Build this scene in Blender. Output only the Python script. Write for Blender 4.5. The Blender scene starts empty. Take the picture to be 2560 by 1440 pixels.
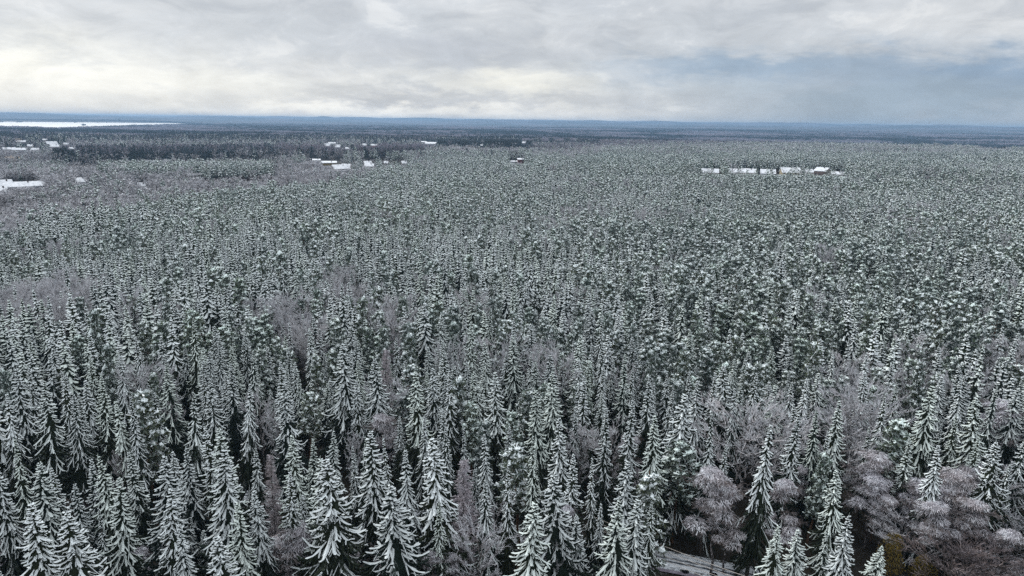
import bpy, math, random
import numpy as np
from mathutils import Matrix, Vector

rnd = random.Random(7)
npr = np.random.default_rng(11)
scene = bpy.context.scene
col = scene.collection

# ------------------------------------------------------------------ camera
F_PX, CX, CY = 1717.0, 1280.0, 720.0          # in pixels of the 2560x1440 photograph
CAM_Z = 62.0
PITCH = math.atan(417.0 / F_PX)
ROLL = math.radians(0.80)
fwd = Vector((0, math.cos(PITCH), -math.sin(PITCH)))
r0 = Vector((1, 0, 0)); u0 = Vector((0, math.sin(PITCH), math.cos(PITCH)))
RIGHT = r0 * math.cos(ROLL) + u0 * math.sin(ROLL)
UP = u0 * math.cos(ROLL) - r0 * math.sin(ROLL)
cam_d = bpy.data.cameras.new("camera"); cam = bpy.data.objects.new("camera", cam_d)
col.objects.link(cam); scene.camera = cam
cam_d.sensor_width = 36.0; cam_d.lens = 36.0 * F_PX / 2560.0
cam_d.clip_start = 0.5; cam_d.clip_end = 60000
m = Matrix.Identity(4)
for i in range(3):
    m[i][0], m[i][1], m[i][2] = RIGHT[i], UP[i], -fwd[i]
m[0][3], m[1][3], m[2][3] = 0, 0, CAM_Z
cam.matrix_world = m

# ------------------------------------------------------------------ node helpers
class NT:
    def __init__(s, nt): s.nt = nt
    def n(s, t, **k):
        x = s.nt.nodes.new(t)
        for a, b in k.items(): setattr(x, a, b)
        return x
    def put(s, sock, v):
        if isinstance(v, bpy.types.NodeSocket): s.nt.links.new(v, sock)
        elif isinstance(v, (tuple, list)) and len(v) == 3 and sock.type == 'RGBA': sock.default_value = (*v, 1)
        else: sock.default_value = v
    def math(s, op, a, b=0.0, c=None, clamp=False):
        x = s.n('ShaderNodeMath', operation=op, use_clamp=clamp)
        s.put(x.inputs[0], a); s.put(x.inputs[1], b)
        if c is not None: s.put(x.inputs[2], c)
        return x.outputs[0]
    def mix(s, f, a, b, mode='MIX'):
        x = s.n('ShaderNodeMix', data_type='RGBA', blend_type=mode)
        x.clamp_factor = True
        s.put(x.inputs['Factor'], f)
        s.put(x.inputs[6], a); s.put(x.inputs[7], b)
        return x.outputs[2]
    def noise(s, vec, scale, detail=3.0, rough=0.55, dist=0.0):
        x = s.n('ShaderNodeTexNoise')
        s.put(x.inputs['Vector'], vec); x.inputs['Scale'].default_value = scale
        x.inputs['Detail'].default_value = detail; x.inputs['Roughness'].default_value = rough
        x.inputs['Distortion'].default_value = dist
        return x.outputs[0]
    def ramp(s, v, lo, hi, a=0.0, b=1.0):
        x = s.n('ShaderNodeMapRange'); x.clamp = True; x.interpolation_type = 'SMOOTHSTEP'
        s.put(x.inputs[0], v)
        for i, q in enumerate((lo, hi, a, b)): x.inputs[i + 1].default_value = q
        return x.outputs[0]

# ------------------------------------------------------------------ world: overcast sky
SUN_AZ, SUN_EL = math.radians(-38), math.radians(42)     # behind cloud, ahead and to the left
w = bpy.data.worlds.new("World"); scene.world = w; w.use_nodes = True
w.node_tree.nodes.clear(); W = NT(w.node_tree)
sky = W.n('ShaderNodeTexSky', sky_type='NISHITA'); sky.sun_disc = False
sky.sun_elevation = SUN_EL; sky.sun_rotation = SUN_AZ
tc = W.n('ShaderNodeTexCoord'); sp = W.n('ShaderNodeSeparateXYZ'); w.node_tree.links.new(tc.outputs['Generated'], sp.inputs[0])
AZ = W.math('ARCTAN2', sp.outputs[0], sp.outputs[1])
EL = W.math('ARCSINE', sp.outputs[2])
cb = W.n('ShaderNodeCombineXYZ'); W.put(cb.inputs[0], W.math('MULTIPLY', AZ, 5.0)); W.put(cb.inputs[1], W.math('MULTIPLY', EL, 17.0))
n1 = W.noise(cb.outputs[0], 0.75, 7.0, 0.55, 0.15)
cb2 = W.n('ShaderNodeCombineXYZ'); W.put(cb2.inputs[0], W.math('MULTIPLY', AZ, 6.0)); W.put(cb2.inputs[1], W.math('MULTIPLY', EL, 19.0)); cb2.inputs[2].default_value = 4.3
n2 = W.noise(cb2.outputs[0], 1.6, 8.0, 0.6, 0.2)
# billowing edges: the cloud masses are read through wind-warped coordinates
AZw = W.math('MULTIPLY_ADD', W.math('SUBTRACT', n1, 0.5), 0.34, AZ)
ELw = W.math('MULTIPLY_ADD', W.math('ADD', W.math('SUBTRACT', n2, 0.5), W.math('MULTIPLY', W.math('SUBTRACT', W.noise(cb2.outputs[0], 5.0, 6.0, 0.6), 0.5), 0.45)), 0.075, EL)
def px_dir(u, v):
    return math.atan((u - 1280) / F_PX), (303 + (u - 1280) * 0.01396 - v) / F_PX
def blob(u, v, su, sv):
    a, e = px_dir(u, v)
    A = W.math('DIVIDE', W.math('SUBTRACT', AZw, a), su / F_PX)
    E = W.math('DIVIDE', W.math('SUBTRACT', ELw, e), sv / F_PX)
    q = W.math('ADD', W.math('MULTIPLY', A, A), W.math('MULTIPLY', E, E))
    return W.math('EXPONENT', W.math('MULTIPLY', q, -1.0))
base = (0.70, 0.725, 0.755)
c = W.mix(W.ramp(n1, 0.35, 0.7, 0, 0.75), (0.63, 0.66, 0.70), (0.82, 0.83, 0.84))
# towards the right horizon the cloud base is thicker and bluer
cb3 = W.n('ShaderNodeCombineXYZ'); W.put(cb3.inputs[0], W.math('MULTIPLY', AZ, 12.0)); W.put(cb3.inputs[1], W.math('MULTIPLY', EL, 26.0)); cb3.inputs[2].default_value = 1.7
n3 = W.noise(cb3.outputs[0], 1.0, 9.0, 0.62, 0.5)
c = W.mix(W.ramp(n3, 0.50, 0.72, 0, 0.55), c, (0.52, 0.555, 0.61))
c = W.mix(W.ramp(n3, 0.46, 0.30, 0, 0.50), c, (0.93, 0.93, 0.92))
c = W.mix(W.math('MULTIPLY', W.ramp(AZw, 0.02, 0.50), W.ramp(ELw, 0.105, 0.03, 0, 0.95)), c, (0.35, 0.45, 0.56))
c = W.mix(W.math('MULTIPLY', blob(1800, 185, 290, 32), 0.95), c, (0.34, 0.445, 0.58))
c = W.mix(W.math('MULTIPLY', blob(2400, 205, 300, 42), 0.9), c, (0.27, 0.38, 0.53))
c = W.mix(W.math('MULTIPLY', blob(1130, 140, 330, 48), 0.80), c, (0.53, 0.56, 0.62))
c = W.mix(W.math('MULTIPLY', blob(1080, 246, 400, 16), 0.9), c, (0.48, 0.52, 0.59))
c = W.mix(W.math('MULTIPLY', blob(1270, 212, 190, 30), 0.9), c, (1.0, 0.99, 0.92))
c = W.mix(W.math('MULTIPLY', blob(760, 272, 620, 20), 1.0), c, (1.04, 1.035, 0.99))
c = W.mix(W.math('MULTIPLY', blob(480, 225, 330, 40), 0.75), c, (0.99, 0.99, 0.94))
c = W.mix(W.math('MULTIPLY', blob(20, 195, 260, 70), 0.95), c, (1.12, 1.11, 1.04))
c = W.mix(W.math('MULTIPLY', blob(150, 262, 500, 22), 0.45), c, (0.78, 0.80, 0.80))
strk = W.ramp(n2, 0.48, 0.66, 0.0, 0.30)
c = W.mix(W.math('MULTIPLY', strk, W.ramp(ELw, 0.2, 0.02)), c, (0.55, 0.60, 0.67))
mot = W.n('ShaderNodeVectorMath', operation='SCALE'); W.put(mot.inputs[0], c)
W.put(mot.inputs[3], W.math('ADD', W.ramp(n3, .34, .66, 1.05, .94), W.ramp(W.noise(cb2.outputs[0], 2.2, 8.0, .6, .3), .38, .62, -.03, .03))); c = mot.outputs[0]
# an overcast sky brightens steadily from the horizon to the zenith (CIE overcast: 1 + 2 sin)
gain = W.math('MAXIMUM', W.math('DIVIDE', W.math('MULTIPLY_ADD', W.math('MAXIMUM', sp.outputs[2], 0.0), 2.0, 1.0), 1.36), 1.0)
cg = W.n('ShaderNodeVectorMath', operation='SCALE'); W.put(cg.inputs[0], c); W.put(cg.inputs[3], gain); c = cg.outputs[0]
bgc = W.n('ShaderNodeBackground'); W.put(bgc.inputs[0], c); bgc.inputs[1].default_value = 0.59
bgs = W.n('ShaderNodeBackground'); W.put(bgs.inputs[0], sky.outputs[0]); bgs.inputs[1].default_value = 0.08
mx = W.n('ShaderNodeMixShader'); mx.inputs[0].default_value = 0.93
wo = W.n('ShaderNodeOutputWorld')
w.node_tree.links.new(bgs.outputs[0], mx.inputs[1]); w.node_tree.links.new(bgc.outputs[0], mx.inputs[2]); w.node_tree.links.new(mx.outputs[0], wo.inputs[0])

# ------------------------------------------------------------------ sun through thick cloud
sd = bpy.data.lights.new("sun", 'SUN'); sd.energy = 1.5; sd.angle = math.radians(20); sd.color = (1.0, 0.97, 0.92)
so = bpy.data.objects.new("sun", sd); col.objects.link(so)
el = SUN_EL
sdir = Vector((math.sin(SUN_AZ) * math.cos(el), math.cos(SUN_AZ) * math.cos(el), math.sin(el)))
so.rotation_euler = sdir.to_track_quat('Z', 'Y').to_euler(); so.location = (0, 0, 200)

vs = scene.view_settings
vs.view_transform = 'Standard'; vs.look = 'None'; vs.gamma = 1; vs.exposure = 0.70; vs.use_curve_mapping = False
scene.cycles.use_denoising = False
scene.cycles.max_bounces = 5; scene.cycles.diffuse_bounces = 3; scene.cycles.glossy_bounces = 2
scene.cycles.transmission_bounces = 2; scene.cycles.volume_bounces = 0; scene.cycles.transparent_max_bounces = 4
scene.cycles.sample_clamp_indirect = 4

# ------------------------------------------------------------------ projections
def pix_ray(u, v):
    d = fwd * F_PX + RIGHT * (u - CX) - UP * (v - CY)
    return d.normalized()
def vnoise(x, y, seed=0):
    x = np.asarray(x, float); y = np.asarray(y, float)
    xi = np.floor(x).astype(np.int64); yi = np.floor(y).astype(np.int64); xf = x - xi; yf = y - yi
    def h(a, b):
        n = (a * 374761393 + b * 668265263 + seed * 362437) & 0xffffffff
        n = ((n ^ (n >> 13)) * 1274126177) & 0xffffffff
        return ((n ^ (n >> 16)) & 0xffff) / 65535.0
    sx = xf * xf * (3 - 2 * xf); sy = yf * yf * (3 - 2 * yf)
    return (h(xi, yi) * (1 - sx) + h(xi + 1, yi) * sx) * (1 - sy) + (h(xi, yi + 1) * (1 - sx) + h(xi + 1, yi + 1) * sx) * sy
def fnoise(x, y, seed=0, o=3):
    s = 0; a = 0.5; t = 0
    for k in range(o):
        s = s + a * vnoise(np.asarray(x) * 2 ** k, np.asarray(y) * 2 ** k, seed + k); t += a; a *= 0.5
    return s / t
HR = np.array([0, 300, 600, 900, 1500, 2000, 2600, 3400, 5000, 8800, 11000, 14000, 17000, 22000], float)
HL = np.array([0, 0, -1, -2, -2, -2, -8, -15, -17, -17, 8, 30, 42, 44], float)
HC = np.array([0, 0, 0, 1, -1, -3, -10, -14, -14, -8, 14, 32, 38, 38], float)
HD = np.array([0, 0, 1, 3, 2, 2, -26, -34, -22, 2, 26, 40, 44, 44], float)
def ground(x, y):
    x = np.asarray(x, float); y = np.asarray(y, float)
    r = np.hypot(x, y); az = np.clip(np.arctan2(x, y), -0.75, 0.75)
    a, b, c_ = np.interp(r, HR, HL), np.interp(r, HR, HC), np.interp(r, HR, HD)
    t = np.clip((az + 0.30) / 0.30, 0, 1); s = np.clip(az / 0.45, 0, 1)
    g = np.where(az < 0, a + (b - a) * t, b + (c_ - b) * s)
    g = g + (fnoise(x / 160, y / 160, 3) - .5) * 3.0 * np.clip((r - 90) / 200, 0, 1)
    g = g + (fnoise(x / 2100 + 9, y / 1300 + 3, 8, 4) - .5) * 170 * np.clip((r - 9200) / 4000, 0, 1)
    g = g + (fnoise(x / 700 + 5, y / 500 + 1, 18, 3) - .5) * 16 * np.clip((r - 2200) / 900, 0, 1) * np.where((az < -0.2) & (r > 3300) & (r < 9000), 0, 1)
    # the low hill that carries the row of houses on the right
    hx, hy = 245.0, 650.0
    g = g + 9 * np.exp(-(((x - hx) / 170) ** 2 + ((y - hy) / 80) ** 2))
    return g
def at(u, v, zoff=0.0, lo=40.0, hi=12000.0):
    """world point where the sight line of (u, v) meets the ground raised by zoff"""
    d = pix_ray(u, v); h = math.hypot(d.x, d.y)
    t = lo
    while t < hi:
        x, y, z = d.x / h * t, d.y / h * t, CAM_Z + d.z / h * t
        if z <= float(ground(x, y)) + zoff: return x, y
        t *= 1.004
    return x, y
def project(x, y, z):
    px = x * RIGHT.x + y * RIGHT.y + (z - CAM_Z) * RIGHT.z
    py = x * UP.x + y * UP.y + (z - CAM_Z) * UP.z
    pz = x * fwd.x + y * fwd.y + (z - CAM_Z) * fwd.z
    pz = np.maximum(pz, 0.1)
    return CX + F_PX * px / pz, CY - F_PX * py / pz

# ------------------------------------------------------------------ materials
def mat(name, fn):
    mt = bpy.data.materials.new(name); mt.use_nodes = True
    nt = mt.node_tree; b = nt.nodes['Principled BSDF']; b.inputs['Specular IOR Level'].default_value = 0.15
    b.inputs['Roughness'].default_value = 0.9
    fn(NT(nt), b); return mt
def nrmz(N):
    g = N.n('ShaderNodeNewGeometry'); s = N.n('ShaderNodeSeparateXYZ'); N.put(s.inputs[0], g.outputs['Normal']); return s.outputs[2], g
def obj_rand(N):
    return N.n('ShaderNodeObjectInfo').outputs['Random']
def snow_mat(name, snow, under, lo=0.0, hi=0.55, patch=0.5, tint=None):
    """snow lying on boughs: thick on what faces up, needles showing through in patches and on the flanks"""
    def fn(N, b):
        z, g = nrmz(N)
        t = N.n('ShaderNodeTexCoord')
        no = N.noise(t.outputs['Object'], 2.6, 3, 0.7)
        big = N.noise(g.outputs['Position'], 0.022, 3, 0.6)      # some stands hold more snow than others
        big2 = N.noise(g.outputs['Position'], 0.006, 2, 0.6)
        no = N.math('MULTIPLY_ADD', N.math('SUBTRACT', big, 0.5), 0.75, no)
        no = N.math('MULTIPLY_ADD', N.math('SUBTRACT', big2, 0.48), 0.9, no)
        und2 = N.mix(N.ramp(big, .45, .6), under, tuple(q * m for q, m in zip(under, (1.25, 1.2, .75))))
        f = N.math('MULTIPLY', N.ramp(z, lo, hi), N.ramp(no, patch - 0.16, patch + 0.10, 0.10, 1.0))
        r = obj_rand(N)
        f = N.math('MULTIPLY', f, N.ramp(r, 0, 1, 0.78, 1.0))
        cc = N.mix(f, und2, snow)
        if tint: cc = N.mix(N.ramp(N.math('FRACT', N.math('MULTIPLY', r, 7.3)), 0.55, 1.0, 0, 0.35), cc, tint, 'MULTIPLY')
        N.put(b.inputs['Base Color'], cc)
    return mat(name, fn)
SNOW = (0.86, 0.93, 0.95)
M_snow = snow_mat("snow_on_spruce", SNOW, (0.045, 0.066, 0.052), -0.15, 0.35, 0.30, (0.9, 1.0, 0.8))
M_psnow = snow_mat("snow_on_pine", SNOW, (0.10, 0.150, 0.130), -0.2, 0.35, 0.34, (0.85, 1.0, 0.86))
def needle(N, b):
    z, g = nrmz(N); t = N.n('ShaderNodeTexCoord')
    no = N.noise(t.outputs['Object'], 3.2, 3, 0.7)
    r = obj_rand(N)
    gcol = N.mix(r, (0.012, 0.022, 0.017), (0.028, 0.036, 0.018))
    N.put(b.inputs['Base Color'], N.mix(N.math('MULTIPLY', N.ramp(z, 0.2, 0.9), N.ramp(no, 0.5, 0.7, 0, 0.6)), gcol, (0.55, 0.6, 0.62)))
M_needle = mat("spruce_needles", needle)
def pneedle(N, b):
    r = obj_rand(N); t = N.n('ShaderNodeTexCoord')
    no = N.noise(t.outputs['Object'], 1.4, 2, 0.6)
    a = N.mix(r, (0.030, 0.048, 0.036), (0.060, 0.072, 0.034))
    N.put(b.inputs['Base Color'], N.mix(N.ramp(no, 0.42, 0.64, 0, 0.45), a, (0.36, 0.42, 0.42)))
M_pneedle = mat("pine_needles", pneedle)
def frost(c1, c2, c3):
    def fn(N, b):
        r = obj_rand(N); t = N.n('ShaderNodeTexCoord'); z, g = nrmz(N)
        no = N.noise(t.outputs['Object'], 0.9, 3, 0.6)
        a = N.mix(r, c1, c2)
        N.put(b.inputs['Base Color'], N.mix(N.ramp(no, 0.4, 0.7, 0, 0.8), a, c3))
    return fn
M_twig = mat("frosted_twigs", frost((0.43, 0.43, 0.46), (0.41, 0.395, 0.41), (0.66, 0.69, 0.73)))
M_twigdark = mat("dark_birch_twigs", frost((0.12, 0.105, 0.11), (0.15, 0.12, 0.11), (0.22, 0.21, 0.22)))
M_bush = mat("brown_bush_twigs", frost((0.13, 0.11, 0.115), (0.17, 0.13, 0.12), (0.26, 0.24, 0.26)))
M_clump = mat("frosted_birch_sprays", frost((0.58, 0.57, 0.62), (0.48, 0.45, 0.47), (0.84, 0.87, 0.92)))
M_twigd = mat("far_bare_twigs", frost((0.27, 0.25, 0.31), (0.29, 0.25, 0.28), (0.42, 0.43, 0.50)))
M_larch = mat("larch_twigs", frost((0.36, 0.33, 0.36), (0.38, 0.34, 0.35), (0.58, 0.57, 0.62)))
M_yellow = mat("yellow_leaves", frost((0.15, 0.105, 0.022), (0.13, 0.10, 0.025), (0.10, 0.085, 0.03)))
def bark(N, b):
    t = N.n('ShaderNodeTexCoord'); no = N.noise(t.outputs['Object'], 3, 3, 0.6)
    N.put(b.inputs['Base Color'], N.mix(no, (0.03, 0.025, 0.022), (0.10, 0.085, 0.075)))
M_bark = mat("dark_bark", bark)
def pbark(N, b):
    t = N.n('ShaderNodeTexCoord'); no = N.noise(t.outputs['Object'], 2, 3, 0.6)
    N.put(b.inputs['Base Color'], N.mix(no, (0.06, 0.04, 0.03), (0.17, 0.09, 0.05)))
M_pbark = mat("pine_bark", pbark)
def bbark(N, b):
    t = N.n('ShaderNodeTexCoord'); no = N.noise(t.outputs['Object'], 2.5, 3, 0.7)
    N.put(b.inputs['Base Color'], N.mix(N.ramp(no, 0.45, 0.6), (0.05, 0.045, 0.045), (0.30, 0.28, 0.28)))
M_bbark = mat("birch_bark", bbark)
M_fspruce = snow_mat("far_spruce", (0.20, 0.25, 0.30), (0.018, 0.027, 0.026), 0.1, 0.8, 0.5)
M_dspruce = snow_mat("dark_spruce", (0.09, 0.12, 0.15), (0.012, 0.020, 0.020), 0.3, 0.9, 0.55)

# ------------------------------------------------------------------ mesh buffer
class MB:
    def __init__(s): s.v = []; s.f = []; s.m = []
    def add(s, vs, fs, mi=0):
        o = len(s.v); s.v.extend(vs)
        for f in fs: s.f.append(tuple(i + o for i in f)); s.m.append(mi)
    def mesh(s, name, mats, smooth=False):
        me = bpy.data.meshes.new(name); me.from_pydata([tuple(v) for v in s.v], [], s.f)
        for k in mats: me.materials.append(k)
        if len(mats) > 1: me.polygons.foreach_set('material_index', s.m)
        if smooth: me.polygons.foreach_set('use_smooth', [True] * len(me.polygons))
        me.update(); return me
    def tube(s, pts, rad, n=5, mi=0, cap=True):
        rings = []
        for i, p in enumerate(pts):
            a = pts[max(i - 1, 0)]; b = pts[min(i + 1, len(pts) - 1)]
            t = (Vector(b) - Vector(a)).normalized()
            q = t.orthogonal().normalized(); w_ = t.cross(q)
            rings.append([Vector(p) + (q * math.cos(2 * math.pi * k / n) + w_ * math.sin(2 * math.pi * k / n)) * rad[i] for k in range(n)])
        vs = [x for r in rings for x in r]; fs = []
        for i in range(len(pts) - 1):
            for k in range(n):
                fs.append((i * n + k, i * n + (k + 1) % n, (i + 1) * n + (k + 1) % n, (i + 1) * n + k))
        if cap: fs.append(tuple(range((len(pts) - 1) * n, len(pts) * n)))
        s.add(vs, fs, mi)
    def ridge(s, pts, wid, th, skirt, mi_s=0, mi_n=1, rg=rnd):
        """a snow-laden bough: pillow of snow with a crest, dark needles hanging below both edges"""
        n = len(pts); vs = []
        for i, p in enumerate(pts):
            a = pts[max(i - 1, 0)]; b = pts[min(i + 1, n - 1)]
            dx, dy = b[0] - a[0], b[1] - a[1]; l = math.hypot(dx, dy) or 1e-6
            sx, sy = -dy / l, dx / l; ww = wid[i]
            j = rg.uniform(0.8, 1.2)
            vs.append((p[0] + sx * ww * j, p[1] + sy * ww * j, p[2] - ww * 0.25))
            vs.append((p[0], p[1], p[2] + th * (0.6 + ww * 1.6)))
            vs.append((p[0] - sx * ww * (2 - j), p[1] - sy * ww * (2 - j), p[2] - ww * 0.25))
        e = pts[-1]; bb = pts[-2]; l = math.dist(e, bb) or 1e-6
        tip = tuple(e[k] + (e[k] - bb[k]) / l * wid[-1] * 1.1 for k in range(3))
        vs.append(tip); fs = []
        for i in range(n - 1):
            a = i * 3
            fs += [(a, a + 1, a + 4, a + 3), (a + 1, a + 2, a + 5, a + 4)]
        a = (n - 1) * 3
        fs += [(a, a + 1, n * 3), (a + 1, a + 2, n * 3)]
        s.add(vs, fs, mi_s)
        if skirt > 0:
            vv = []; ff = []
            for i in range(n):
                lft = vs[i * 3]; rgt = vs[i * 3 + 2]; k = skirt * rg.uniform(0.6, 1.3) * (1 - 0.6 * i / (n - 1))
                vv += [lft, (pts[i][0] * .35 + lft[0] * .65, pts[i][1] * .35 + lft[1] * .65, lft[2] - k),
                       rgt, (pts[i][0] * .35 + rgt[0] * .65, pts[i][1] * .35 + rgt[1] * .65, rgt[2] - k)]
            for i in range(n - 1):
                a = i * 4
                ff += [(a, a + 4, a + 5, a + 1), (a + 2, a + 3, a + 7, a + 6), (a + 1, a + 5, a + 7, a + 3)]
            s.add(vv, ff, mi_n)

# ------------------------------------------------------------------ tree prototypes (unit: metres; crown height 20, scaled on placing)
def trunk_mesh(name, h, r, mt, rg, bend=0.15, n=6):
    mb = MB(); k = 5
    pts = [(rg.uniform(-bend, bend) * (i > 0), rg.uniform(-bend, bend) * (i > 0), h * i / k) for i in range(k + 1)]
    pts[-1] = (0, 0, h)
    mb.tube(pts, [r * (1 - 0.85 * i / k) for i in range(k + 1)], n)
    return mb.mesh(name, [mt])
def spruce(seed, R=2.5, h=20.0, z0=2.0, lod=0, droop=0.5, snow=1.0, upt=0.3):
    rg = random.Random(seed); mb = MB()
    dz = (0.46, 0.80, 1.3, 2.4)[lod]; z = h - 0.5
    prof = rg.uniform(0.95, 1.15); Rm = R * 1.12; z0 = z0 + 2.5
    az0 = 0; skew = [rg.uniform(0.75, 1.2) for _ in range(8)]
    while z > z0:
        t = (h - z) / (h - z0)
        Lr = Rm * (min(1.0, (t * 1.45)) ** prof * .97 + 0.03)
        nb = (rg.choice((5, 6, 7)), rg.choice((5, 6)), 5, 4)[lod]
        az0 += rg.uniform(0.3, 1.3)
        for k in range(nb):
            if rg.random() < 0.08: continue
            a = az0 + 2 * math.pi * k / nb + rg.uniform(-.35, .35)
            L = Lr * rg.uniform(0.62, 1.14) * skew[int(a / (2 * math.pi) * 8) % 8]
            if L < 0.14: L = .14
            zb = z + rg.uniform(-.3, .3) * dz
            sl = 0.34 - droop * (0.5 + 2.7 * min(1, t * 2.1)) + rg.uniform(-.16, .16); cu = upt * rg.uniform(.7, 1.7) * min(1, t * 2) * 1.25
            ca, sa = math.cos(a), math.sin(a); bendy = rg.uniform(-.22, .22)
            ns = (6, 4, 3, 2)[lod]
            def P(s):
                b_ = bendy * s * s * L
                return (ca * L * s - sa * b_, sa * L * s + ca * b_, zb + L * (sl * s + cu * s * s * s))
            pts = [P(i / (ns - 1) * 0.92 + 0.08) for i in range(ns)]
            lo = min(1.0, max(0.0, (t - .36) / .42))                       # less snow on sheltered lower boughs, and their shade painted in with needle colour
            w0 = ((0.066 + 0.016 * L), (0.130 + 0.028 * L), 0.21 + 0.05 * L, 0.40 + 0.14 * L)[lod] * snow * (1 - .45 * lo)
            ms = 1 if rg.random() < lo * .9 else 0
            wid = [w0 * (0.5 + 0.75 * math.sin(math.pi * min(1, (i / (ns - 1)) * 0.62 + 0.12))) * rg.uniform(.55, 1.4) for i in range(ns)]
            mb.ridge(pts, wid, (0.09, 0.12, 0.14, 0.2)[lod] * snow, (0.22 + 0.10 * L, 0.3 + .12 * L, 0.5 + .2 * L, 1.0 + .3 * L)[lod], ms, 1, rg)
            if lod <= 1 and L > 0.7:
                ntw = int((1.4 + L * 1.3) if lod == 0 else (.6 + L * .7))
                for q in range(ntw):
                    s = 0.30 + 0.62 * (q + rg.random() * .6) / ntw
                    p = P(s); side = 1 if q % 2 else -1
                    ang = a + side * rg.uniform(.45, .85) + bendy
                    tl = L * rg.uniform(.18, .34) * (1.2 - 0.75 * s) + 0.12
                    dzz = sl + 3 * cu * s * s - rg.uniform(.15, .55)
                    e = (p[0] + math.cos(ang) * tl, p[1] + math.sin(ang) * tl, p[2] + dzz * tl)
                    mid = tuple((p[j] * .5 + e[j] * .5) + (0.05 if j == 2 else 0) for j in range(3))
                    tw = w0 * rg.uniform(.45, .8)
                    mb.ridge([p, mid, e], [tw * .5, tw, tw * .8], 0.08 * snow, 0.24 if lod == 0 else .34, 1 if rg.random() < .22 else ms, 1, rg)
        z -= dz * rg.uniform(.75, 1.3) * (0.55 + 0.75 * t)
    # leader with its small snow cap
    mb.ridge([(0, 0, h - .9), (0.02, 0.02, h - .4), (0.03, 0.0, h)], [.10, .10, .05], .2, .2, 0, 1, rg)
    # inner dark needle core so that the stem is wrapped in boughs
    k = 7; core = []
    nc = (9, 7, 5, 4)[lod]
    for i in range(nc):
        zz = h - 0.5 - (h - z0 - .3) * i / (nc - 1); t = (h - zz) / (h - z0)
        for j in range(k):
            rr = Rm * 0.30 * min(1, t * 1.3) * rg.uniform(.5, 1.4) + .03
            core.append((math.cos(j * 2 * math.pi / k) * rr, math.sin(j * 2 * math.pi / k) * rr, zz + rg.uniform(-.3, .3)))
    mb.add(core, [(i * k + j, i * k + (j + 1) % k, (i + 1) * k + (j + 1) % k, (i + 1) * k + j) for i in range(nc - 1) for j in range(k)], 1)
    return mb
def lump(mb, c, r, rg, mi, flat=0.55, n=6):
    """a soft irregular pillow (snow on a tuft)"""
    vs = [(c[0], c[1], c[2] + r * flat)]; 
    for j in range(n):
        a = 2 * math.pi * j / n + rg.uniform(-.3, .3); q = r * rg.uniform(.5, .75)
        vs.append((c[0] + math.cos(a) * q, c[1] + math.sin(a) * q, c[2] + r * flat * rg.uniform(.4, .8)))
    for j in range(n):
        a = 2 * math.pi * (j + .5) / n + rg.uniform(-.3, .3); q = r * rg.uniform(.8, 1.15)
        vs.append((c[0] + math.cos(a) * q, c[1] + math.sin(a) * q, c[2] - r * flat * rg.uniform(.1, .6)))
    fs = [(0, 1 + j, 1 + (j + 1) % n) for j in range(n)]
    for j in range(n):
        fs += [(1 + j, 1 + n + j, 1 + (j + 1) % n), (1 + (j + 1) % n, 1 + n + j, 1 + n + (j + 1) % n)]
    mb.add(vs, fs, mi)
def tuft(mb, c, r, k, rg, mi, up=0.2, ln=1.0):
    for _ in range(k):
        d = Vector((rg.gauss(0, 1), rg.gauss(0, 1), rg.gauss(up, .7))).normalized()
        s = d.orthogonal().normalized(); s.rotate(__import__('mathutils').Quaternion(d, rg.uniform(0, 6.28)))
        p = Vector(c) + d * r * rg.uniform(.05, .4); e = p + d * r * rg.uniform(.6, 1.0) * ln + Vector((0, 0, -.12 * r)); wq = r * rg.uniform(.12, .24)
        mb.add([p - s * wq * .6, p + s * wq * .6, e + s * wq, e - s * wq * .4], [(0, 1, 2, 3)], mi)
def pine(seed, R=2.4, h=19.0, lod=0, snow=1.0, low=0.45):
    rg = random.Random(seed); mb = MB(); st = MB()
    pts = [(rg.uniform(-.2, .2) * (i > 0), rg.uniform(-.2, .2) * (i > 0), h * i / 6) for i in range(7)]
    st.tube(pts, [.21 * (1 - .8 * i / 6) for i in range(7)], 6 if lod == 0 else 4)
    nl = (32, 19, 11, 5)[lod]; z0 = h * low
    for i in range(nl):
        t = (i + rg.random() * .7) / nl
        z = z0 + (h - z0 - .5) * t
        a = i * 2.4 + rg.uniform(-.4, .4)
        L = R * 1.12 * (1 - 0.80 * t ** 1.3) * (0.6 + 0.4 * min(1, t * 3)) * rg.uniform(.6, 1.15)
        up = 0.15 + .5 * t
        e = (math.cos(a) * L, math.sin(a) * L, z + L * (up - .3) * .5 - .35 * L * (1 - t))
        if lod < 2: st.tube([(0, 0, z), ((e[0]) * .5, e[1] * .5, z + L * up * .35), e], [.07, .05, .02], 4, 0, False)
        nc = (4, 3, 2, 2)[lod]
        for q in range(nc):
            s = 1 - q * 0.27
            c = (e[0] * s + rg.uniform(-.35, .35), e[1] * s + rg.uniform(-.35, .35), z + (e[2] - z) * s + rg.uniform(-.1, .3))
            r = (rg.uniform(.40, .72), rg.uniform(.55, .95), rg.uniform(.8, 1.3), rg.uniform(1.0, 1.6))[lod]
            tuft(mb, c, r, (17, 10, 6, 4)[lod], rg, 1, -.35, 1.15)
            if snow > 0:
                tuft(mb, (c[0], c[1], c[2] + .12 * r), r * 1.0, (8, 5, 3, 2)[lod], rg, 0, .5, 1.1)
                if rg.random() < .62 * snow: lump(mb, (c[0], c[1], c[2] + r * .3), r * rg.uniform(.4, .75), rg, 0, .75, 5 if lod < 2 else 4)
    if lod >= 2:   # at this distance the crown closes up
        pass
    return mb, st
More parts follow.
